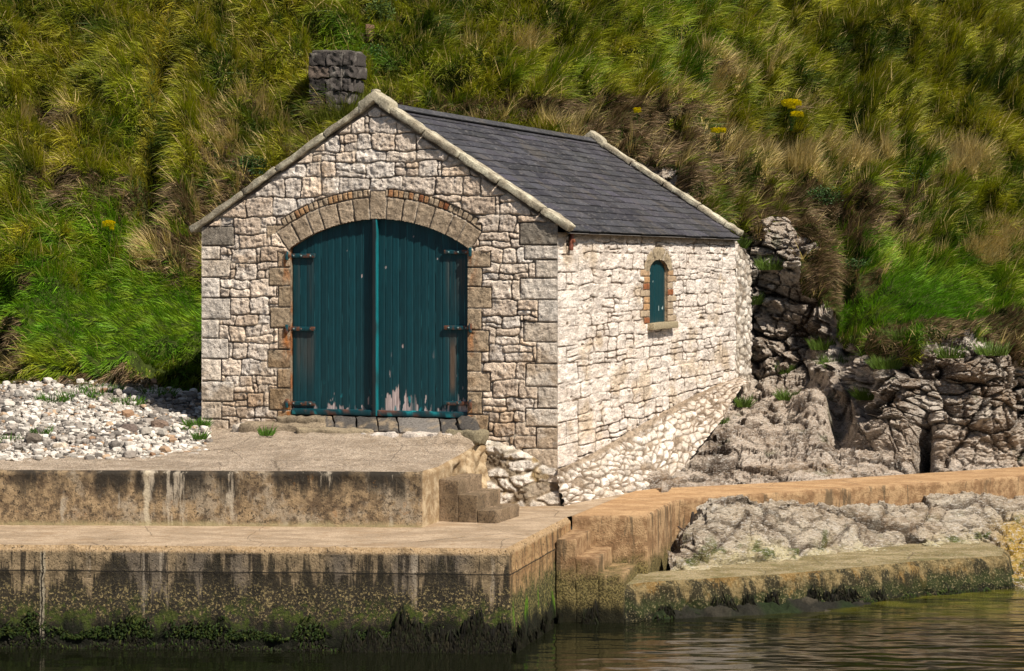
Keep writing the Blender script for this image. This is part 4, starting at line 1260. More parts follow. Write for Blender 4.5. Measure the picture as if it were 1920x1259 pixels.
cave = -1.6 * np.exp(-((PXg - (-5)) / 26) ** 2 - ((pyt - 632) / 52) ** 2)
dg = hum + gul + cave
for (a_, b_, ra, rb, dd) in ((628, 222, 52, 20, .05), (75, 215, 24, 38, -.7), (100, 300, 30, 60, -.4), (60, 640, 60, 40, .35), (1240, 262, 60, 22, -.5), (1560, 405, 60, 40, -.5), (1620, 420, 40, 40, .3), (1460, 195, 50, 16, -.4), (470, 330, 50, 40, .3), (1080, 235, 60, 12, -.4), (1640, 250, 60, 14, -.35), (690, 95, 18, 26, -.5), (240, 470, 22, 60, -.3), (150, 330, 60, 26, .3)):
    dg = dg + dd * np.exp(-((PXg - a_) / ra) ** 2 - ((pyt - b_) / rb) ** 2)
bank = sst(2.0, 2.15, TPg) * sst(3.0, 2.8, TPg) * (PXg < 420)
dg = dg - bank * .12
# rock relief
w1, w2, wid = worley(x * .8 + .3 * n_big, y * .8, z * 1.0 + .2 * n_big, 220)
v1, v2, vid = worley(x * 2.6, y * 2.6, z * 3.4 + .3 * n_big, 221)
s_ = z * 2.6 + .5 * x * .3 + .6 * n_big
strata = (s_ - np.floor(s_)); strata = np.abs(strata - .5) * 2
cliff = sst(1.85, 2.2, TPg)
xw, yw, zw = x + .25 * noise(x, y, z, 240), y + .25 * noise(x, y, z, 241), z + .2 * noise(x, y, z, 242)
h1, c1 = facets(xw * .85, yw * .85, zw * 1.3, 226)
h2, c2 = facets(xw * 2.2, yw * 1.8, zw * 3.4, 227)
h3, c3 = facets(xw * 5.5, yw * 4.5, zw * 8, 228)
kf = .4 + .6 * cliff
rk = kf * (.42 * h1 + .22 * h2) + (.5 + .5 * cliff) * .10 * h3 - .30 * c1 ** 1.5 * kf - .16 * c2 ** 1.5 * kf - .04 * c3 * kf + .05 * fbm(x * 5, y * 5, z * 7, 4, 223, .6) - .04
lay = ridged(x * .45 + .4 * n_big, y * 1.5, z * 3, 4, 225)
rk = rk + .16 * (lay - .3) * (1 - cliff)
crk = np.clip(c1 * 1.1 + .85 * c2 + .2 * c3, 0, 1)
for (a_, b_, ra, rb, dd) in ((1735, 850, 14, 60, -1.0), (1575, 800, 18, 40, -.5), (1520, 790, 34, 40, .75), (1640, 800, 50, 50, .5), (1560, 700, 26, 34, .6), (1490, 620, 30, 50, -.35), (1640, 760, 16, 60, -.5), (1410, 690, 14, 60, -.25), (1700, 760, 40, 60, .45), (1830, 740, 60, 60, .3), (1545, 800, 12, 30, .1), (1600, 730, 40, 40, .35), (1480, 500, 40, 40, .35), (1530, 860, 60, 20, .2), (1650, 850, 40, 30, .35)):
    rk = rk + dd * np.exp(-((PXg - a_) / ra) ** 2 - ((pyt - b_) / rb) ** 2)
rk = rk * (1 - .6 * np.exp(-((PXg - 1450) / 90) ** 2 - ((pyt - 425) / 45) ** 2))
flat0 = sst(0, .35, TPg)
d = dg * grassw + rk * rockw * (.25 + .75 * flat0) + beach * .05 * fbm(x * 1.5, y * 1.5, 0, 3, 5)
d = d * sst(0, .08, TPg)
dirn = N0 * .75 + np.array([0, -.5, .15])
dirn = lerp(dirn, N0 * np.array([.9, .9, .35]) + np.array([0, -.3, 0]), (rockw * cliff)[..., None])
T1 = T0 + dirn * d[..., None]
# keep the ground out of the boathouse
rel = T1[..., :2] - BO; lx = rel @ bxv; ly = rel @ byv
ins = (lx > -.25) & (lx < WID + .15) & (ly > -.1) & (ly < LEN + .12)
fr_ = (PXg > 640) & (T1[..., 1] < 44.1 + .35 * np.maximum(T1[..., 0] - 1.9, 0)) & (PXg < 1240)
T1[..., 2] = np.where(fr_, np.minimum(T1[..., 2], 1.2), T1[..., 2])
T1[..., 2] = np.where((PXg > 392) & (PXg < 1000) & (ly < .12), np.minimum(T1[..., 2], 2.3), T1[..., 2])
T1[..., 2] = np.where(ins, np.minimum(T1[..., 2], 1.3), T1[..., 2])
near = (lx > -.6) & (lx < WID + .3) & (ly > 0) & (ly < LEN + .1)
cr = (rockw + .25 * noise(x * 3, y * 3, z * 3, 8) * (rockw > .02) * (rockw < .98)) 
cellr = (cr[:-1, :-1] > .5); cellb = (beach[:-1, :-1] > .5) & ~cellr
cellg = ~cellr & ~cellb
white = np.clip(.5 + .8 * fbm(x * .6, y * .6, z * .6, 4, 230) + .25 * (PXg > 1640), 0, 1)
rc = lc((.66, .545, .425), (.92, .83, .715), white)
rc = lc(rc, (.84, .69, .55), (1 - cliff) * .7)
rc = lc(rc, (.17, .10, .055), np.clip(sst(.1, .5, fbm(x * .8, y * .8, z * .5, 3, 231) - .1) + .35 * np.exp(-((PXg - 1480) / 40) ** 2 - ((pyt - 620) / 50) ** 2), 0, 1) * .4)
rc = lc(rc, (.05, .035, .025), np.clip(np.exp(-((PXg - 1735) / 18) ** 2 - ((pyt - 850) / 50) ** 2) + np.exp(-((PXg - 1345) / 22) ** 2 - ((pyt - 850) / 40) ** 2), 0, 1) * .8)
rc = lc(rc, (.085, .055, .036), crk * .82)
rc = lc(rc, (.25, .165, .10), sst(.05, .4, fbm(x * 1.4, y * 1.4, z * 1.8, 4, 236)) * (.35 + .3 * (PXg > 1560) * cliff))
mossr = sst(.5, .7, fbm(x * 1.3, y * 1.3, z, 3, 233)) * .5
rc = lc(rc, (.08, .12, .02), mossr)
soil_bank = bank * 1.0
tag(grid_obj('hillside', T1, M['soil'], None, cellg), kind='structure')
tag(grid_obj('rocky_shore', T1, M['rock'], None, cellr, {'col': rc}, smooth=False), kind='structure')
tag(grid_obj('beach', T1, M['bed'], None, cellb), kind='structure')

# rock mound between ledge and walkway
RC = {
 1255: [(39.0, 1100), (39.45, 1078), (40.6, 1040), (41.5, 1010)],
 1285: [(39.2, 1100), (39.6, 1074), (41.2, 985), (42.3, 975)],
 1330: [(39.4, 1100), (39.9, 1066), (41.6, 945), (42.8, 950)],
 1400: [(40.0, 1090), (40.4, 1062), (42.3, 928), (43.2, 938)],
 1500: [(40.8, 1080), (41.2, 1052), (43.1, 940), (44.0, 950)],
 1600: [(41.7, 1070), (42.1, 1040), (44.0, 946), (44.9, 950)],
 1720: [(42.8, 1050), (43.2, 1024), (44.9, 934), (45.9, 936)],
 1830: [(42.6, 1070), (43.5, 1018), (45.6, 919), (46.7, 926)],
 1895: [(39.6, 1175), (42.5, 1062), (46.0, 922), (47.2, 926)],
 2000: [(39.6, 1170), (42.3, 1066), (46.3, 925), (48, 920)],
 2500: [(41, 1160), (44, 1050), (48, 915), (50.4, 905)],
}
k2 = sorted(RC); K2 = np.array([RC[k] for k in k2], float)
px2 = np.concatenate([np.arange(1255, 1960, 2.2), np.arange(1960, 2500, 14)])
ct = np.zeros((len(px2), 4, 2))
for r in range(4):
    for c in range(2): ct[:, r, c] = np.interp(px2, k2, K2[:, r, c])
pad = np.concatenate([np.repeat(ct[:1], 4, 0), ct, np.repeat(ct[-1:], 4, 0)]); ct = sum(ker[i] * pad[i:i + len(px2)] for i in range(9))
sb = [30, 110, 30]; tp2 = np.concatenate([i + np.arange(n) / n for i, n in enumerate(sb)] + [[3]])
j0 = np.minimum(tp2.astype(int), 2); f2 = tp2 - j0
Y2 = crspl(ct[..., 0], j0, f2).T; p2y = crspl(ct[..., 1], j0, f2).T; PX2 = np.repeat(px2[None], len(tp2), 0)
R0_ = np.stack([(PX2 - CX) / F * Y2, Y2, CZ - (p2y - HY) / F * Y2], -1)
n2 = normals(R0_); n2 = -n2 if n2[..., 2].mean() < 0 else n2
x, y, z = R0_[..., 0], R0_[..., 1], R0_[..., 2]
nb_ = fbm(x * .7, y * .7, z, 3, 301)
w1, w2, wid = worley(x * 1.3 + .4 * nb_, y * 1.3, z * 2.5 + .4 * nb_, 302)
v1, v2, vid = worley(x * 4, y * 4, z * 5, 303)
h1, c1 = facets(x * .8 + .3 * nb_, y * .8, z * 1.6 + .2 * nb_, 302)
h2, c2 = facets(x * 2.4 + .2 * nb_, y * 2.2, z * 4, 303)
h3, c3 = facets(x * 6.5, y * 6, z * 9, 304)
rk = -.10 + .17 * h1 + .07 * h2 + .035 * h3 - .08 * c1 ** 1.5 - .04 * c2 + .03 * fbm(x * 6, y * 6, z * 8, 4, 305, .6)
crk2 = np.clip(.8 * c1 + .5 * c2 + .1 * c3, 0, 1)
for (a_, b_, ra, rb, dd) in ((1500, 1010, 18, 10, -.25), (1555, 1008, 20, 9, -.22), (1425, 1020, 12, 8, -.15), (1640, 1000, 25, 8, -.18), (1720, 995, 30, 8, -.18), (1440, 960, 50, 14, .1)):
    rk = rk + dd * np.exp(-((PX2 - a_) / ra) ** 2 - ((p2y - b_) / rb) ** 2)
R1_ = R0_ + n2 * (rk * sst(0, .5, np.repeat(tp2[:, None], len(px2), 1)))[..., None]
wht = np.clip(.45 + .7 * nb_, 0, 1)
cc = lc((.66, .53, .38), (.93, .83, .67), wht)
cc = lc(cc, (.30, .21, .13), sst(.0, .45, fbm(x * 1.6, y * 1.6, z * 2, 4, 337)) * .5)
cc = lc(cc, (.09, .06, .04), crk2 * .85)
lowy = sst(.5, .1, np.repeat(tp2[:, None], len(px2), 1) - 1 + .25 * fbm(x * 2, y * 2, z, 3, 306)) * (PX2 < 1860)
cc = lc(cc, (.85, .75, .45), lowy * .9)
yel = sst(1830, 1900, PX2 + 30 * nb_) * sst(1.25, .7, z); cc = lc(cc, (.72, .46, .06), yel * .85)
grn = sst(.3, .55, fbm(x * 2.2, y * 2.2, z, 3, 307) + .5 * np.exp(-((PX2 - 1330) / 40) ** 2) - .05) * sst(1.25, .8, z)
cc = lc(cc, (.09, .14, .01), np.clip(grn, 0, 1) * .85)
cc = lc(cc, (.01, .012, .006), sst(.22, .05, z + .1 * nb_) * .9)
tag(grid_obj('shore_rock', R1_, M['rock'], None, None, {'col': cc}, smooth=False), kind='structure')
# weedy rubble at the foot of the ledge
px3 = np.arange(1150, 1760, 2.5)
a0 = np.stack([(px3 - CX) / F * 38, np.interp(px3, [1150, 1400, 1585, 1760], [37.5, 37.9, 38.4, 39.4]), np.full(len(px3), -.3)], -1); 
a0[:, 0] = (px3 - CX) / F * a0[:, 1]
a2 = a0.copy(); a2[:, 1] += np.interp(px3, [1150, 1400, 1760], [.45, .9, 1.4]); a2[:, 2] = np.interp(px3, [1150, 1250, 1500, 1620, 1760], [.0, .2, .26, .12, -.1]); a2[:, 0] = (px3 - CX) / F * a2[:, 1]
tt = np.linspace(0, 1, 40)[:, None, None]; P = a0[None] * (1 - tt) + a2[None] * tt
x, y = P[..., 0], P[..., 1]; w1, w2, wid = worley(x * 3.5, y * 3.5, 0, 310)
P[..., 2] += -.07 + .07 * (wid - .6) + .05 * fbm(x * 5, y * 5, 0, 3, 311)
cc = lc((.014, .013, .009), (.045, .038, .026), sst(.5, .95, wid)); cc = lc(cc, (.010, .018, .004), sst(-.1, .2, noise(x * 1.3, y * 1.3, 0, 5)) * .9)
tag(grid_obj('foot_rocks', P, M['block'], None, None, {'col': cc}), kind='structure')

# ================================================================= WATER
xs = np.concatenate([[-300, -60, -20], np.arange(-10, 12, .055), [20, 60, 300]])
ys = np.concatenate([[-200, -20, 20, 29], np.arange(30.5, 41.5, .04), [43, 46]])
X, Y = np.meshgrid(xs, ys)
Z = .012 * fbm(X * .9 + .25 * Y, Y * 2.6, 0, 2, 401) + .0045 * fbm(X * 2.4, Y * 6.5, 0, 2, 402)
calm = .45 + .55 * sst(-2, 3, X)
Z = Z * calm * (np.abs(X) < 12) * (Y > 29.5) * (Y < 42)
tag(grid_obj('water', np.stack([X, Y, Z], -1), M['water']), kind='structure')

# ================================================================= GRASS
def sample_cells(P, cellmask, n, pxr, pyr, seed, weight=None):
    g = np.random.default_rng(seed)
    a, b, c_, d_ = P[:-1, :-1], P[:-1, 1:], P[1:, 1:], P[1:, :-1]
    ax_, ay_ = proj(P)
    A = .5 * np.abs((ax_[1:, 1:] - ax_[:-1, :-1]) * (ay_[1:, :-1] - ay_[:-1, 1:]) - (ax_[1:, :-1] - ax_[:-1, 1:]) * (ay_[1:, 1:] - ay_[:-1, :-1]))
    A3 = np.linalg.norm(np.cross(c_ - a, d_ - b), axis=-1) * .5 * (F / 55) ** 2
    A = A * .65 + .35 * np.minimum(A3, A * 4 + A3 * .4)
    A = A * cellmask * (ax_[:-1, :-1] > pxr[0]) * (ax_[:-1, :-1] < pxr[1]) * (ay_[:-1, :-1] > pyr[0]) * (ay_[:-1, :-1] < pyr[1])
    if weight is not None: A = A * weight[:-1, :-1]
    p = A.ravel() / A.sum(); k = g.choice(len(p), n, p=p)
    u, v = g.random(n)[:, None], g.random(n)[:, None]
    i, j = np.divmod(k, A.shape[1])
    pt = (a[i, j] * (1 - u) + b[i, j] * u) * (1 - v) + (d_[i, j] * (1 - u) + c_[i, j] * u) * v
    return pt, i, j
N1 = normals(T1); N1 = np.where(N1[..., 2:3] < 0, -N1, N1) if N1[..., 2].mean() > 0 else -N1
def gauss(px, py, L):
    r = 0
    for (a_, b_, ra, rb, w) in L: r = r + w * np.exp(-((px - a_) / ra) ** 2 - ((py - b_) / rb) ** 2)
    return r
def blades(name, n, seed, pxr, pyr, label):
    g = np.random.default_rng(seed)
    gm = cellg & ~(ins[:-1, :-1])
    pt, i, j = sample_cells(T1, gm, n, pxr, pyr, seed)
    px, py = proj(pt)
    nor = N1[i, j]; x, y, z = pt.T
    tp_ = TPg[i, j]
    n1 = fbm(x * .9, y * .6, z * .7, 4, 501); n2 = fbm(x * 2.6, y * 1.6, z * 1.8, 3, 502); n3 = fbm(x * .4, y * .3, z * .35, 2, 503)
    tuft = noise(x * 4.2, y * 3.2, z * 3.2, 504)
    straw = gauss(px, py, [(130, 110, 190, 120, .62), (480, 110, 180, 110, .62), (700, 40, 120, 60, .3), (960, 420, 10, 10, .0), (880, 85, 210, 36, .8), (1100, 60, 120, 60, .3), (1450, 80, 80, 110, .65), (1600, 290, 300, 36, .8), (1330, 170, 120, 90, .35), (1850, 480, 80, 50, .7), (1750, 120, 260, 110, .3), (250, 500, 120, 40, .35), (1860, 330, 90, 40, .5), (410, 310, 60, 90, .4), (330, 90, 20, 80, .3)])
    brown = gauss(px, py, [(90, 215, 55, 34, 1.0), (520, 200, 90, 30, .8), (560, 270, 60, 50, .8), (450, 320, 50, 60, 1.0), (420, 240, 60, 60, .4), (250, 370, 130, 50, .8), (110, 345, 80, 40, .7), (1000, 205, 280, 22, 1.0), (1180, 235, 100, 40, 1.0), (1290, 290, 110, 60, 1.0), (1560, 400, 120, 60, .9), (1680, 400, 90, 50, .7), (1450, 370, 90, 60, .4), (1350, 130, 120, 60, .45), (1500, 200, 60, 20, .7), (1870, 150, 70, 60, .45), (340, 470, 50, 70, .7), (15, 640, 30, 50, .7), (40, 520, 40, 30, .4), (1560, 520, 60, 60, .6), (1850, 625, 90, 30, .7), (690, 190, 60, 30, .5), (210, 250, 90, 40, .3), (430, 400, 90, 60, .6)])
    brown = brown + .75 * ((tp_ < 2.75) & (px < 430)) 
    amb = .03 + .22 * noise(x * .35, y * .3, z * .3, 505)
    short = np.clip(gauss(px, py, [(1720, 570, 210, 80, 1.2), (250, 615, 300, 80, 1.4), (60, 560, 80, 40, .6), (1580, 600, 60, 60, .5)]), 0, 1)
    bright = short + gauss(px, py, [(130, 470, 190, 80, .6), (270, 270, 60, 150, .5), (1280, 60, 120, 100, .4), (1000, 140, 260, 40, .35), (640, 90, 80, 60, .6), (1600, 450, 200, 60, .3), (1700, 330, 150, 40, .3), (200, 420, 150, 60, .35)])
    rs = g.random(n)
    kind = np.zeros(n, int)
    sw = np.clip((straw + amb) * (.62 + .4 * n1 + .5 * tuft) * (1 - short), 0, .8); bw = np.clip(brown * (.45 + 1.1 * (n2 + .3)) + .22 * sst(.25, .6, n1 - n3), 0, .93)
    kind = np.where(rs < bw, 2, np.where(rs < bw + (1 - bw) * sw, 1, 0))
    kind = np.where((kind == 0) & (g.random(n) < .05 * (1 - short)), 1, kind)
    v = g.random(n)
    trk = np.exp(-((px - np.interp(py, [0, 150, 250, 330, 440], [325, 292, 280, 272, 262])) / 20) ** 2) * sst(480, 380, py)
    green = lc((.045, .08, .004), (.24, .25, .008), np.clip(.5 + 1.1 * n1 + .4 * tuft, 0, 1))
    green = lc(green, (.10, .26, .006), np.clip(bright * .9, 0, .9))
    green = lc(green, (.34, .30, .03), trk * .9)
    green = lc(green, (.38, .33, .02), np.clip(.7 * n2 + .45 * n3 + .06 + .12 * (px < 700), 0, .85) * (1 - .6 * short))
    green = green * (.5 + 1.05 * v[:, None])
    strawc = lc((.40, .32, .06), (.74, .56, .22), v); brownc = lc((.08, .05, .024), (.38, .26, .14), v * v)
    brownc = lc(brownc, (.12, .11, .025), (g.random(n) < .25) * .8)
    col = np.where((kind == 0)[:, None], green, np.where((kind == 1)[:, None], strawc, brownc))
    L = np.where(kind == 0, g.uniform(.3, .78, n), np.where(kind == 1, g.uniform(.45, .95, n), g.uniform(.25, .6, n)))
    L = .82 * L * (1 - .52 * short) * (1 + .15 * tuft) * np.where(g.random(n) < .5, .7, 1.05)
    L = np.where((tp_ < 3.0) & (px < 430), g.uniform(.10, .26, n), L * (1 - .45 * trk))
    wd = np.where(kind == 1, g.uniform(.004, .008, n), g.uniform(.0045, .009, n)) * (1 - .2 * short)
    # flow: combed by wind and gravity, swirling between tussocks
    th = .85 * fbm(x * .55, y * .4, z * .45, 3, 510) + .4 * noise(x * 2.4, y * 1.6, z * 1.8, 511) + np.interp(px, [0, 300, 600, 850, 1100, 1400, 1920], [-.3, -.6, -.5, .3, .9, 1.05, 1.1]) 
    th = th + g.normal(0, .2, n)
    dn = np.stack([0 * x, 0 * x - .6, -.8 + 0 * x], 1); rt = np.array([1., 0, 0])
    down = dn - nor * (dn * nor).sum(1, keepdims=True); down /= np.linalg.norm(down, axis=1, keepdims=True) + 1e-6
    acr = np.cross(nor, down)
    fl = down * np.cos(th)[:, None] - acr * np.sin(th)[:, None] * np.sign(acr[:, :1] + 1e-9) * -1
    up = nor * .35 + np.array([0, -.15, .9])
    up = up / np.linalg.norm(up, axis=1, keepdims=True)
    lean = np.where(kind == 1, g.uniform(.1, .6, n), np.where(kind == 0, g.uniform(.5, 1.5, n), g.uniform(.9, 1.7, n)))[:, None]
    bend = np.where(kind == 1, g.uniform(.2, .7, n), g.uniform(.5, 1.1, n))[:, None]
    up = np.where(((tp_ < 3.0) & (px < 430))[:, None], np.array([0, -.6, .1]), up)
    lean = np.where(((tp_ < 3.0) & (px < 430))[:, None], .5, lean)
    jit = g.normal(0, .09, (n, 3))
    d0 = up + fl * lean * .6 + jit; d0 /= np.linalg.norm(d0, axis=1, keepdims=True)
    d1 = fl * bend + np.array([0, 0, -.25]) * bend
    side = np.cross(d0, np.array([0, -1., .1]) + g.normal(0, .5, (n, 3))); side /= np.linalg.norm(side, axis=1, keepdims=True) + 1e-6
    base = pt - nor * .04
    Vs = []
    for t, wf in ((0, .9), (.38, 1.0), (.72, .75), (1.0, 0)):
        c = base + L[:, None] * (d0 * t + d1 * t * t * .55)
        if wf: Vs += [c - side * (wd * wf)[:, None], c + side * (wd * wf)[:, None]]
        else: Vs.append(c)
    V = np.stack(Vs, 1); k = np.arange(n)[:, None] * 7
    Q = np.concatenate([k + np.array([[0, 1, 3, 2]]), k + np.array([[2, 3, 5, 4]])]); Tt = k + np.array([[4, 5, 6]])
    cc = np.repeat(col[:, None], 7, 1)
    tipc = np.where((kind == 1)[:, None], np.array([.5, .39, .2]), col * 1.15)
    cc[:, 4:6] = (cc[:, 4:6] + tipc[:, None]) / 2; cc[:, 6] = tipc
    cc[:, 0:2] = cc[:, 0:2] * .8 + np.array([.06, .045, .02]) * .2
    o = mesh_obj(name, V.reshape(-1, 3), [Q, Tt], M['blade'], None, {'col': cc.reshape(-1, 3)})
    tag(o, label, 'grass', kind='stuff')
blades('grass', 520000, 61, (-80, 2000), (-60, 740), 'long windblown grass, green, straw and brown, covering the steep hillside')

# small tufts at the boathouse corner, on beach, on rock
def tufts(name, spots, seed, label, cat, L0=.14, col0=(.06, .14, .01), nper=160):
    g = np.random.default_rng(seed); a = Acc()
    for (p, r, k) in spots:
        n = int(nper * k)
        ang = g.uniform(0, 6.28, n); rr = r * np.sqrt(g.random(n))
        b = np.stack([p[0] + rr * np.cos(ang), p[1] + rr * np.sin(ang), p[2] - .02 + 0 * ang], 1)
        d = np.stack([np.cos(ang) * .5, np.sin(ang) * .5, np.ones(n)], 1) + g.normal(0, .25, (n, 3)); L = g.uniform(.5, 1.2, n)[:, None] * L0 * (1 + r)
        s = np.cross(d, (0, -1, .2)); s = s / np.linalg.norm(s, axis=1, keepdims=True) * .007
        V = np.stack([b - s, b + s, b + d * L * .6 - s * .7, b + d * L * .6 + s * .7, b + d * L + np.array([0, 0, -.1]) * L], 1)
        kk = np.arange(n)[:, None] * 5
        c = np.array(col0) * g.uniform(.6, 1.5, (n, 1))
        a.add(V.reshape(-1, 3), Q=kk + np.array([[0, 1, 3, 2]]), T=kk + np.array([[2, 3, 4]]), col=np.repeat(c, 5, 0))
    tag(a.build(name, M['blade']), label, cat, kind='stuff')
def _ot(px, py):
    return on_terrain(px, py)
def on_terrain(px, py):
    ax_, ay_ = proj(T1); dd = (ax_ - px) ** 2 + (ay_ - py) ** 2 + (T1[..., 1] - 40) * .05
    i, j = np.unravel_index(dd.argmin(), dd.shape); return T1[i, j].copy()
cs_ = []
for px, py, r, k in ((370, 802, .22, 2.2), (75, 818, .15, 1), (100, 755, .3, 1), (345, 812, .1, .5), (370, 740, .3, 2), (150, 750, .4, 1), (190, 738, .4, 1.2), (240, 758, .3, .8), (290, 742, .4, 1), (20, 830, .15, .5)):
    cs_.append((on_terrain(px, py), r, k))
for px, py, z_ in ((375, 822, 2.72), (500, 815, 2.75)): cs_.append((PZ(px, py, z_), .12, .5))
tufts('grass_tufts', cs_, 5, 'small bright green grass tufts among the white pebbles and by the boathouse corner', 'grass')
cs_ = [(on_terrain(px, py), r, k) for px, py, r, k in ((1445, 505, .3, 1.6), (1410, 570, .2, 1.3), (1470, 700, .15, .8), (1475, 750, .2, .8), (1625, 750, .25, 1.5), (1565, 690, .3, 1.5), (1690, 640, .3, 1.5), (1780, 670, .3, 1.2), (1350, 800, .15, .6), (1395, 762, .15, .7), (1545, 655, .3, 1.5), (1660, 690, .3, 2), (1860, 665, .3, 1), (1385, 465, .2, 1.5))]
tufts('rock_plants', cs_, 6, 'small green plants rooted in the limestone beside the boathouse', 'plants', .2, (.07, .12, .012), 260)

# ================================================================= PEBBLES
ico = []
for sd in range(8):
    bm = bmesh.new(); bmesh.ops.create_icosphere(bm, subdivisions=2, radius=1)
    V = np.array([v.co[:] for v in bm.verts]); Tn = np.array([[v.index for v in f.verts] for f in bm.faces]); bm.free()
    V = V * (1 + .38 * noise(V[:, 0] * 1.3 + sd * 5, V[:, 1] * 1.3, V[:, 2] * 1.3, sd))[:, None]
    V = np.clip(V, -.72 - .1 * (sd % 3), .8); ico.append((V, Tn))
def stones_at(name, pts, sizes, cols, seed, mat=None):
    g = np.random.default_rng(seed); a = Acc()
    for p, s, c in zip(pts, sizes, cols):
        V, Tn = ico[g.integers(8)]
        al = g.uniform(0, 6.28); ca, sa = math.cos(al), math.sin(al)
        W_ = V * np.array([s * g.uniform(.9, 1.4), s * g.uniform(.7, 1.1), s * g.uniform(.5, .85)])
        tl = g.normal(0, .3); W_ = np.stack([W_[:, 0], W_[:, 1] * math.cos(tl) - W_[:, 2] * math.sin(tl), W_[:, 1] * math.sin(tl) + W_[:, 2] * math.cos(tl)], 1)
        W_ = np.stack([W_[:, 0] * ca - W_[:, 1] * sa, W_[:, 0] * sa + W_[:, 1] * ca, W_[:, 2]], 1) + p
        a.add(W_, T=Tn, col=c)
    return a.build(name, mat or M['pebble'], smooth=False)
n = 16000
pt, i, j = sample_cells(T1, cellb & ~ins[:-1, :-1], n, (-140, 470), (718, 868), 81)
g = np.random.default_rng(12)
px, py = proj(pt)
sz = g.lognormal(math.log(.0285), .48, n).clip(.014, .12)
pt[:, 2] += sz * g.uniform(.0, .9, n)
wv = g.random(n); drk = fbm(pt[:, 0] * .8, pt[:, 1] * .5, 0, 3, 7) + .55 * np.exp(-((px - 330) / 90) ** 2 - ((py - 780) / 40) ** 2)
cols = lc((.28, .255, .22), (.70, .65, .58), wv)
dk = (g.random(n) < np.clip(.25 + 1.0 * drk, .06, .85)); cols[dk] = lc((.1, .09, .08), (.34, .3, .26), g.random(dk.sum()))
br = g.random(n) < .06; cols[br] = lc((.25, .15, .09), (.45, .33, .22), g.random(br.sum()))
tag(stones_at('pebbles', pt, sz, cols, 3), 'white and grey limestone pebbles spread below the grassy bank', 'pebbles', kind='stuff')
# a few larger stones that stand out
for px_, py_, s, c, lb in ((65, 830, .16, (.12, .1, .08), 'dark brown flat rock at the front of the pebbles, near the left edge'),
                        (180, 738, .17, (.42, .36, .29), 'large tan stone lying at the top of the pebble bank'),
                        (240, 812, .2, (.13, .1, .085), 'long dark rock between the pebbles and the gravel terrace'),
                        (300, 805, .18, (.17, .12, .09), 'brown rock in the pebbles nearest the boathouse corner'),
                        (110, 840, .13, (.5, .42, .33), 'pale tan boulder on the lower edge of the pebbles'),
                        (10, 842, .12, (.36, .3, .24), 'grey tan rock at the left picture edge, at the front of the pebbles')):
    p = on_terrain(px_, py_); p[2] += s * .25
    o = stones_at('beach_rock', [p * 0], [s], [c], int(px_), M['block']); o.location = p
    tag(o, lb, 'rock', 'larger rocks among the pebbles')

# ================================================================= STONE PILLAR, POST
def build_pillar():
    p = on_terrain(540, 190); Y = p[1] - .15
    b0 = PY(580, 205, Y - .6); b1 = PY(682, 100, Y - .6)
    e = empty('stone_pillar', (b0[0], Y - .6, b0[2] - .5), -.25, label='ruined dark stone pillar standing in the hillside grass above the left roof slope', cat='pillar')
    g = np.random.default_rng(2); a = Acc(); w = (b1[0] - b0[0]) * .86; h = b1[2] - b0[2] + .5; zc = 0
    block(a, (w * .3, .5, h / 2 - .05), (w * .5, .8, h - .1), seg=1, r=.01, col=(.03, .028, .025))
    rows_ = [.3, .26, .28, .3, .27, .3]; tot = sum(rows_)
    for r, hh in enumerate(rows_):
        hh = hh * h / tot; xx = 0 if r > 1 else .12; full = w; w = full * (.7, .78, .86, .93, 1, 1)[r]
        while xx < w - .1:
            ww = min(g.uniform(.28, .62), w - xx)
            if w - xx - ww < .15: ww = w - xx
            dark = g.uniform(.6, 1.5) * (1 if xx > .3 else .7)
            c = np.array([.06, .052, .047]) * dark if g.random() > .15 else np.array([.13, .10, .08])
            block(a, (xx + ww / 2, .1, zc + hh / 2), (ww - .012, .3, hh - .012), seg=(12, 5, 8), r=.014, amp=.045, fr=7, seed=r * 7 + int(xx * 10), col=c)
            if xx + ww > w - .01:
                block(a, (w - .1, .55, zc + hh / 2), (.28, .7, hh - .012), seg=(4, 6, 5), r=.03, amp=.035, fr=5, seed=r, col=c)
            if xx < .2: block(a, (xx + .12, .55, zc + hh / 2), (.28, .7, hh - .012), seg=(4, 6, 5), r=.03, amp=.035, fr=5, seed=r + 9, col=c * .9)
            xx += ww
        zc += hh; w = full
    block(a, (w / 2, .45, zc + .0), (w * .92, .9, .12), seg=(10, 8, 3), r=.04, amp=.05, fr=3, col=(.085, .075, .065))
    for ii, vv in enumerate(a.v):
        nn = fbm(vv[:, 0] * 5, vv[:, 1] * 5, vv[:, 2] * 5, 4, 3); a.c[ii] = lc(a.c[ii], (.33, .3, .26), sst(.3, .6, nn) * .5)
    o = a.build('masonry', M['block'], e)
    p = on_terrain(694, 80)
    a = Acc(); q = PY(694, 70, p[1] - .25)
    block(a, (0, 0, .1), (.2, .2, .42), seg=(4, 4, 6), r=.03, amp=.03, fr=6, col=(.2, .12, .08))
    block(a, (-.2, .05, 0), (.2, .2, .25), seg=(4, 4, 4), r=.05, amp=.05, fr=6, col=(.12, .08, .06))
    o = a.build('stone_stub', M['block']); o.location = q
    tag(o, 'small broken brown stone stub just above and right of the dark pillar', 'stone')
build_pillar()

tufts('pillar_grass', [(on_terrain(px, py), .28, 1.6) for px, py in ((600, 228), (625, 226), (650, 218), (668, 206), (688, 190), (645, 226))], 15, 'tall green grass growing round the foot of the dark stone pillar', 'grass', .36, (.11, .13, .012), 150)
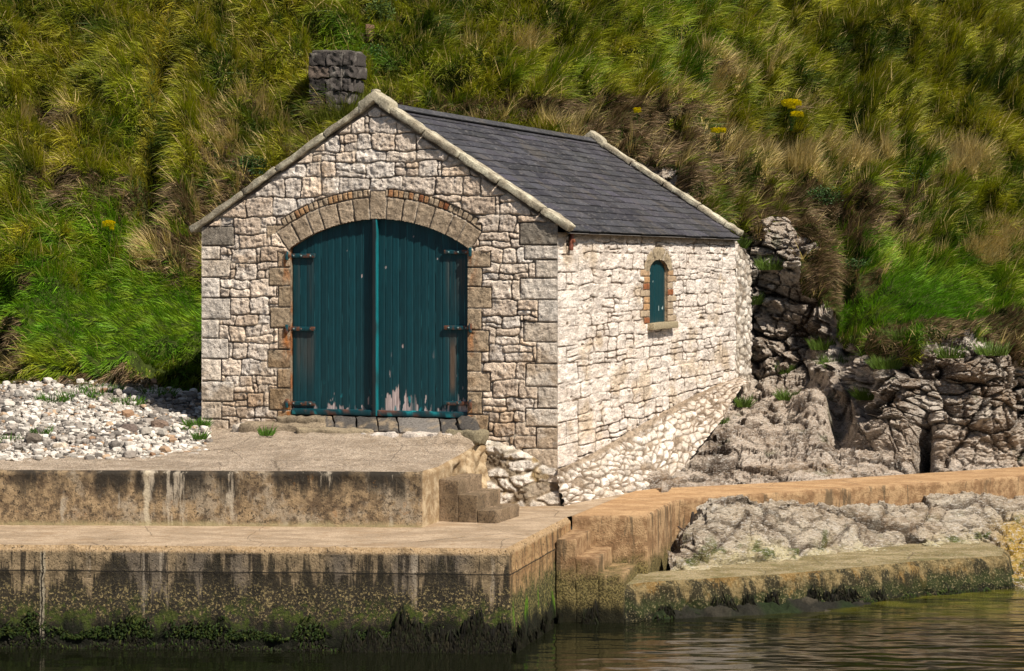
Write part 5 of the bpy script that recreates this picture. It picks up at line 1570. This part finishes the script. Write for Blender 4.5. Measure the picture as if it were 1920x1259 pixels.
# ================================================================= FLOWERS, BUSHES
def flower(px, py, h, heads, label, seed):
    g = np.random.default_rng(seed)
    p = on_terrain(px, py + h * 80 * .9); top = PY(px, py, p[1] - 1.1)
    base = np.array([top[0], top[1] + .05, top[2] - h])
    e = empty('ragwort', base, 0, label=label, cat='wildflower', group='yellow flowering plants on the hillside')
    a = Acc(); b = Acc()
    for (dx, dz, r) in heads:
        tip = np.array([dx, -.05, h + dz])
        for t in range(6):
            p0, p1 = tip * t / 6, tip * (t + 1) / 6; s = np.array([.007, 0, 0])
            a.add([p0 - s, p0 + s, p1 + s, p1 - s], Q=[[0, 1, 2, 3]], col=(.06, .11, .02))
            for q in range(5):
                d = g.normal(0, 1, 3); d[2] = abs(d[2]) * .4; d /= np.linalg.norm(d); L = g.uniform(.05, .1); w = np.cross(d, (0, 0, 1)) * .018
                a.add([p0, p0 + d * L * .5 - w, p0 + d * L, p0 + d * L * .5 + w], Q=[[0, 1, 2, 3]], col=np.array((.05, .12, .02)) * g.uniform(.6, 1.4))
        b = Acc()
        r = r * 1.45
        for q in range(int(110 * r / .1)):
            ang = g.uniform(0, 6.28); rr = r * math.sqrt(g.random()); c = tip + np.array([rr * math.cos(ang), rr * math.sin(ang), g.uniform(-.05, .05) - rr * .2])
            k = g.uniform(.018, .03); V = [c + (0, 0, k * .35)] + [c + (k * math.cos(t), k * math.sin(t) , g.uniform(-.004, .004)) for t in np.linspace(0, 6.28, 8)[:-1]]
            V = np.array(V); R_ = g.uniform(.5, 1.1); V[:, 1:] = (V[:, 1:] - c[1:]) @ np.array([[math.cos(R_), math.sin(R_)], [-math.sin(R_), math.cos(R_)]]).T + c[1:]
            b.add(V, T=[[0, i + 1, (i + 1) % 7 + 1] for i in range(7)], col=np.array((1., .84, .015)) * g.uniform(.85, 1.0))
        b.build('flower_head', M['petal'], e)
    a.build('stem', M['blade'], e)
flower(1484, 190, .75, [(-.05, .02, .14), (.08, -.02, .12), (0, -.12, .07), (.13, -.3, .12), (-.1, -.05, .08)], 'largest yellow ragwort clump, high on the grass right of the roof', 1)
flower(1347, 243, .5, [(-.07, 0, .08), (.06, 0, .09)], 'flat topped yellow ragwort just above the rear roof coping', 2)
flower(1195, 206, .35, [(0, 0, .06)], 'single small yellow flower directly above the roof ridge end', 3)
flower(204, 418, .5, [(0, 0, .09), (.06, -.1, .03)], 'lone yellow ragwort on the slope left of the boathouse', 4)
def bush(px, py, rx, ry, label, seed, col=(.035, .075, .015)):
    g = np.random.default_rng(seed); p = on_terrain(px, py); k = p[1] / F
    e = empty('bush', p, 0, label=label, cat='bush', group='low dark bushes on the hillside')
    a = Acc(); n = int(1400 * rx * ry / 900)
    d = g.normal(0, 1, (n, 3)); d /= np.linalg.norm(d, axis=1, keepdims=True); r = g.random((n, 1)) ** .4
    lump = 1 + .45 * noise(d[:, 0] * 2.5, d[:, 1] * 2.5, d[:, 2] * 2.5, seed)[:, None]
    c = d * r * lump * np.array([rx * k, rx * k * .6, ry * k]) + np.array([0, -.15, .05])
    u = g.normal(0, 1, (n, 3)); u /= np.linalg.norm(u, axis=1, keepdims=True); w = np.cross(u, g.normal(0, 1, (n, 3))); w /= np.linalg.norm(w, axis=1, keepdims=True)
    s = g.uniform(.02, .045, (n, 1)); V = np.stack([c - u * s, c + w * s * .45, c + u * s, c - w * s * .45], 1)
    cc = np.array(col) * g.uniform(.5, 1.7, (n, 1))
    a.add(V.reshape(-1, 3), Q=np.arange(n * 4).reshape(n, 4), col=np.repeat(cc, 4, 0)); a.build('leaves', M['blade'], e)
    a = Acc()
    for q in range(7):
        t = g.normal(0, 1, 3) * np.array([rx * k, rx * k * .4, 0]) * .5; t[2] = ry * k * .7; t[1] -= .15
        s = np.array([.01, 0, 0]); a.add([-s, s, t + s * .4, t - s * .4], Q=[[0, 1, 2, 3]], col=(.07, .05, .03))
    a.build('stem', M['blade'], e)
bush(1542, 374, 42, 20, 'dark leafy bush overhanging the pale rock face right of the roof', 1)
bush(470, 316, 34, 22, 'dark green bush beside the left roof coping', 2)
bush(700, 112, 30, 24, 'deep green bush growing between the pillar and the small stone stub', 3, (.035, .09, .01))
bush(1705, 336, 55, 18, 'broad low bush under the tan grass on the right slope', 4)
bush(1085, 238, 30, 16, 'brownish bush on the bank just behind the roof ridge', 5, (.09, .08, .025))
bush(1215, 290, 26, 26, 'rusty brown bush leaning over the rear roof coping', 6, (.13, .08, .03))
bush(715, 25, 30, 26, 'mid green shrub at the top edge above the pillar', 7, (.07, .11, .02))
bush(1610, 500, 40, 12, 'dark low bush at the head of the right grassy knoll', 8)

# ================================================================= SEAWEED
def seaweed():
    g = np.random.default_rng(31); a = Acc()
    def strip(P0, P1, n, z_lo, z_hi, Lr, cols, out, dens=None):
        P0, P1 = np.array(P0[:2]), np.array(P1[:2]); t = g.random(n * 2)
        x = P0[0] + (P1[0] - P0[0]) * t; y = P0[1] + (P1[1] - P0[1]) * t
        pr = sst(-.35, .45, fbm(x * 1.4, y * 1.4, 0, 3, 601) + (dens or 0)); k = g.random(len(t)) < pr
        x, y = x[k][:n], y[k][:n]; m = len(x)
        hi = lerp(z_lo, z_hi, np.clip(.5 + .8 * fbm(x * 2.2, y * 2.2, 0, 3, 602), 0, 1)); z = lerp(z_lo, lerp(z_lo + .1, hi, g.uniform(.2, 1.25, m)), g.random(m))
        td = (P1 - P0) / np.linalg.norm(P1 - P0); nn = np.array([td[1], -td[0]])
        L = g.uniform(*Lr, m); w = g.uniform(.006, .016, m); dx = g.normal(0, .05, m)
        V = []
        for tt, wf in ((0, .6), (.4, 1), (.8, .8), (1, .2)):
            o_ = out + .05 * math.sin(tt * 3)
            cx = x + nn[0] * o_ + td[0] * dx * tt; cy = y + nn[1] * o_ + td[1] * dx * tt; cz = z - L * tt
            for s in (-1, 1): V.append(np.stack([cx + s * td[0] * w * wf, cy + s * td[1] * w * wf + g.normal(0, .006, m), cz], 1))
        V = np.stack(V, 1); kk = np.arange(m)[:, None] * 8
        Q = np.concatenate([kk + np.array([[0, 1, 3, 2]]), kk + np.array([[2, 3, 5, 4]]), kk + np.array([[4, 5, 7, 6]])])
        ci = g.integers(len(cols), size=m); cc = np.array(cols)[ci] * g.uniform(.5, 1.5, (m, 1))
        a.add(V.reshape(-1, 3), Q=Q, col=np.repeat(cc, 8, 0))
    blk = [(.009, .008, .005), (.014, .012, .006), (.012, .014, .005)]; grn = [(.02, .036, .005), (.014, .026, .005), (.03, .04, .006)]
    strip(QL, qc, 9000, -.02, .30, (.05, .2), blk * 4 + grn, .03, .6)
    strip(QL, qc, 3000, .2, .6, (.03, .10), grn, .02, .1)
    strip((-2.6, 35.05), qc, 4200, .05, .75, (.15, .42), blk, .06, .25)
    strip(qc, PZ(1043, 1165, 0), 1800, .0, .5, (.1, .35), blk, .07, .1)
    for q, (p0, p1) in enumerate(zip(le[1:5], le[2:6])):
        strip(p0, p1, 500, .0, .15, (.05, .14), blk + grn, .2, .1)
    for px in (1357, 1407, 1450, 1527, 1560, 1575, 1640, 1250, 1600):
        Yl = np.interp(px, [1220, 1453, 1585, 1730], [38.3, 39.2, 40.0, 41.0]) - .1; X_ = (px - CX) / F * Yl; w = g.uniform(.05, .15)
        strip((X_ - w, Yl + .02), (X_ + w, Yl - .02), 90, .12, .42, (.1, .3), blk, .06, 1.)
    strip((1.15, 37.75), (1.35, 37.72), 200, .1, .7, (.2, .4), blk, .04, 1.)
    tag(a.build('seaweed', M['weed']), 'dark brown and green seaweed hanging along the waterline of quay and ledge', 'seaweed', kind='stuff')
seaweed()

# ================================================================= LIGHT, SKY, CAMERA
az = math.atan2(-.70, .71)         # direction towards the sun in the xy plane
el = math.radians(50)
sd_ = Vector((math.cos(az) * math.cos(el), math.sin(az) * math.cos(el), math.sin(el)))
L = bpy.data.lights.new('sun', 'SUN'); L.energy = 5.0; L.angle = math.radians(.53); L.color = (1., .915, .80)
so = bpy.data.objects.new('sun', L); C.objects.link(so); so.rotation_euler = sd_.to_track_quat('Z', 'Y').to_euler()
w = bpy.data.worlds.new('World'); SC.world = w; w.use_nodes = True
nt = w.node_tree; bg = nt.nodes['Background']; sky = nt.nodes.new('ShaderNodeTexSky'); sky.sky_type = 'NISHITA'; sky.sun_disc = False
sky.sun_elevation = el; sky.sun_rotation = math.atan2(sd_.x, sd_.y); sky.air_density = 1.0; sky.dust_density = 1.5
nt.links.new(sky.outputs[0], bg.inputs[0]); bg.inputs[1].default_value = .05
cam = bpy.data.cameras.new('camera'); co = bpy.data.objects.new('camera', cam); C.objects.link(co)
co.location = (0, 0, CZ); co.rotation_euler = (math.pi / 2, 0, 0); cam.sensor_width = 36; cam.lens = F / 1920 * 36
cam.shift_y = -(629.5 - HY) / 1920; cam.clip_start = .5; cam.clip_end = 2000; SC.camera = co
SC.view_settings.view_transform = 'Standard'; SC.view_settings.look = 'None'; SC.view_settings.gamma = 1; SC.view_settings.exposure = .5
SC.cycles.max_bounces = 5; SC.cycles.diffuse_bounces = 2; SC.cycles.glossy_bounces = 3; SC.cycles.transmission_bounces = 2
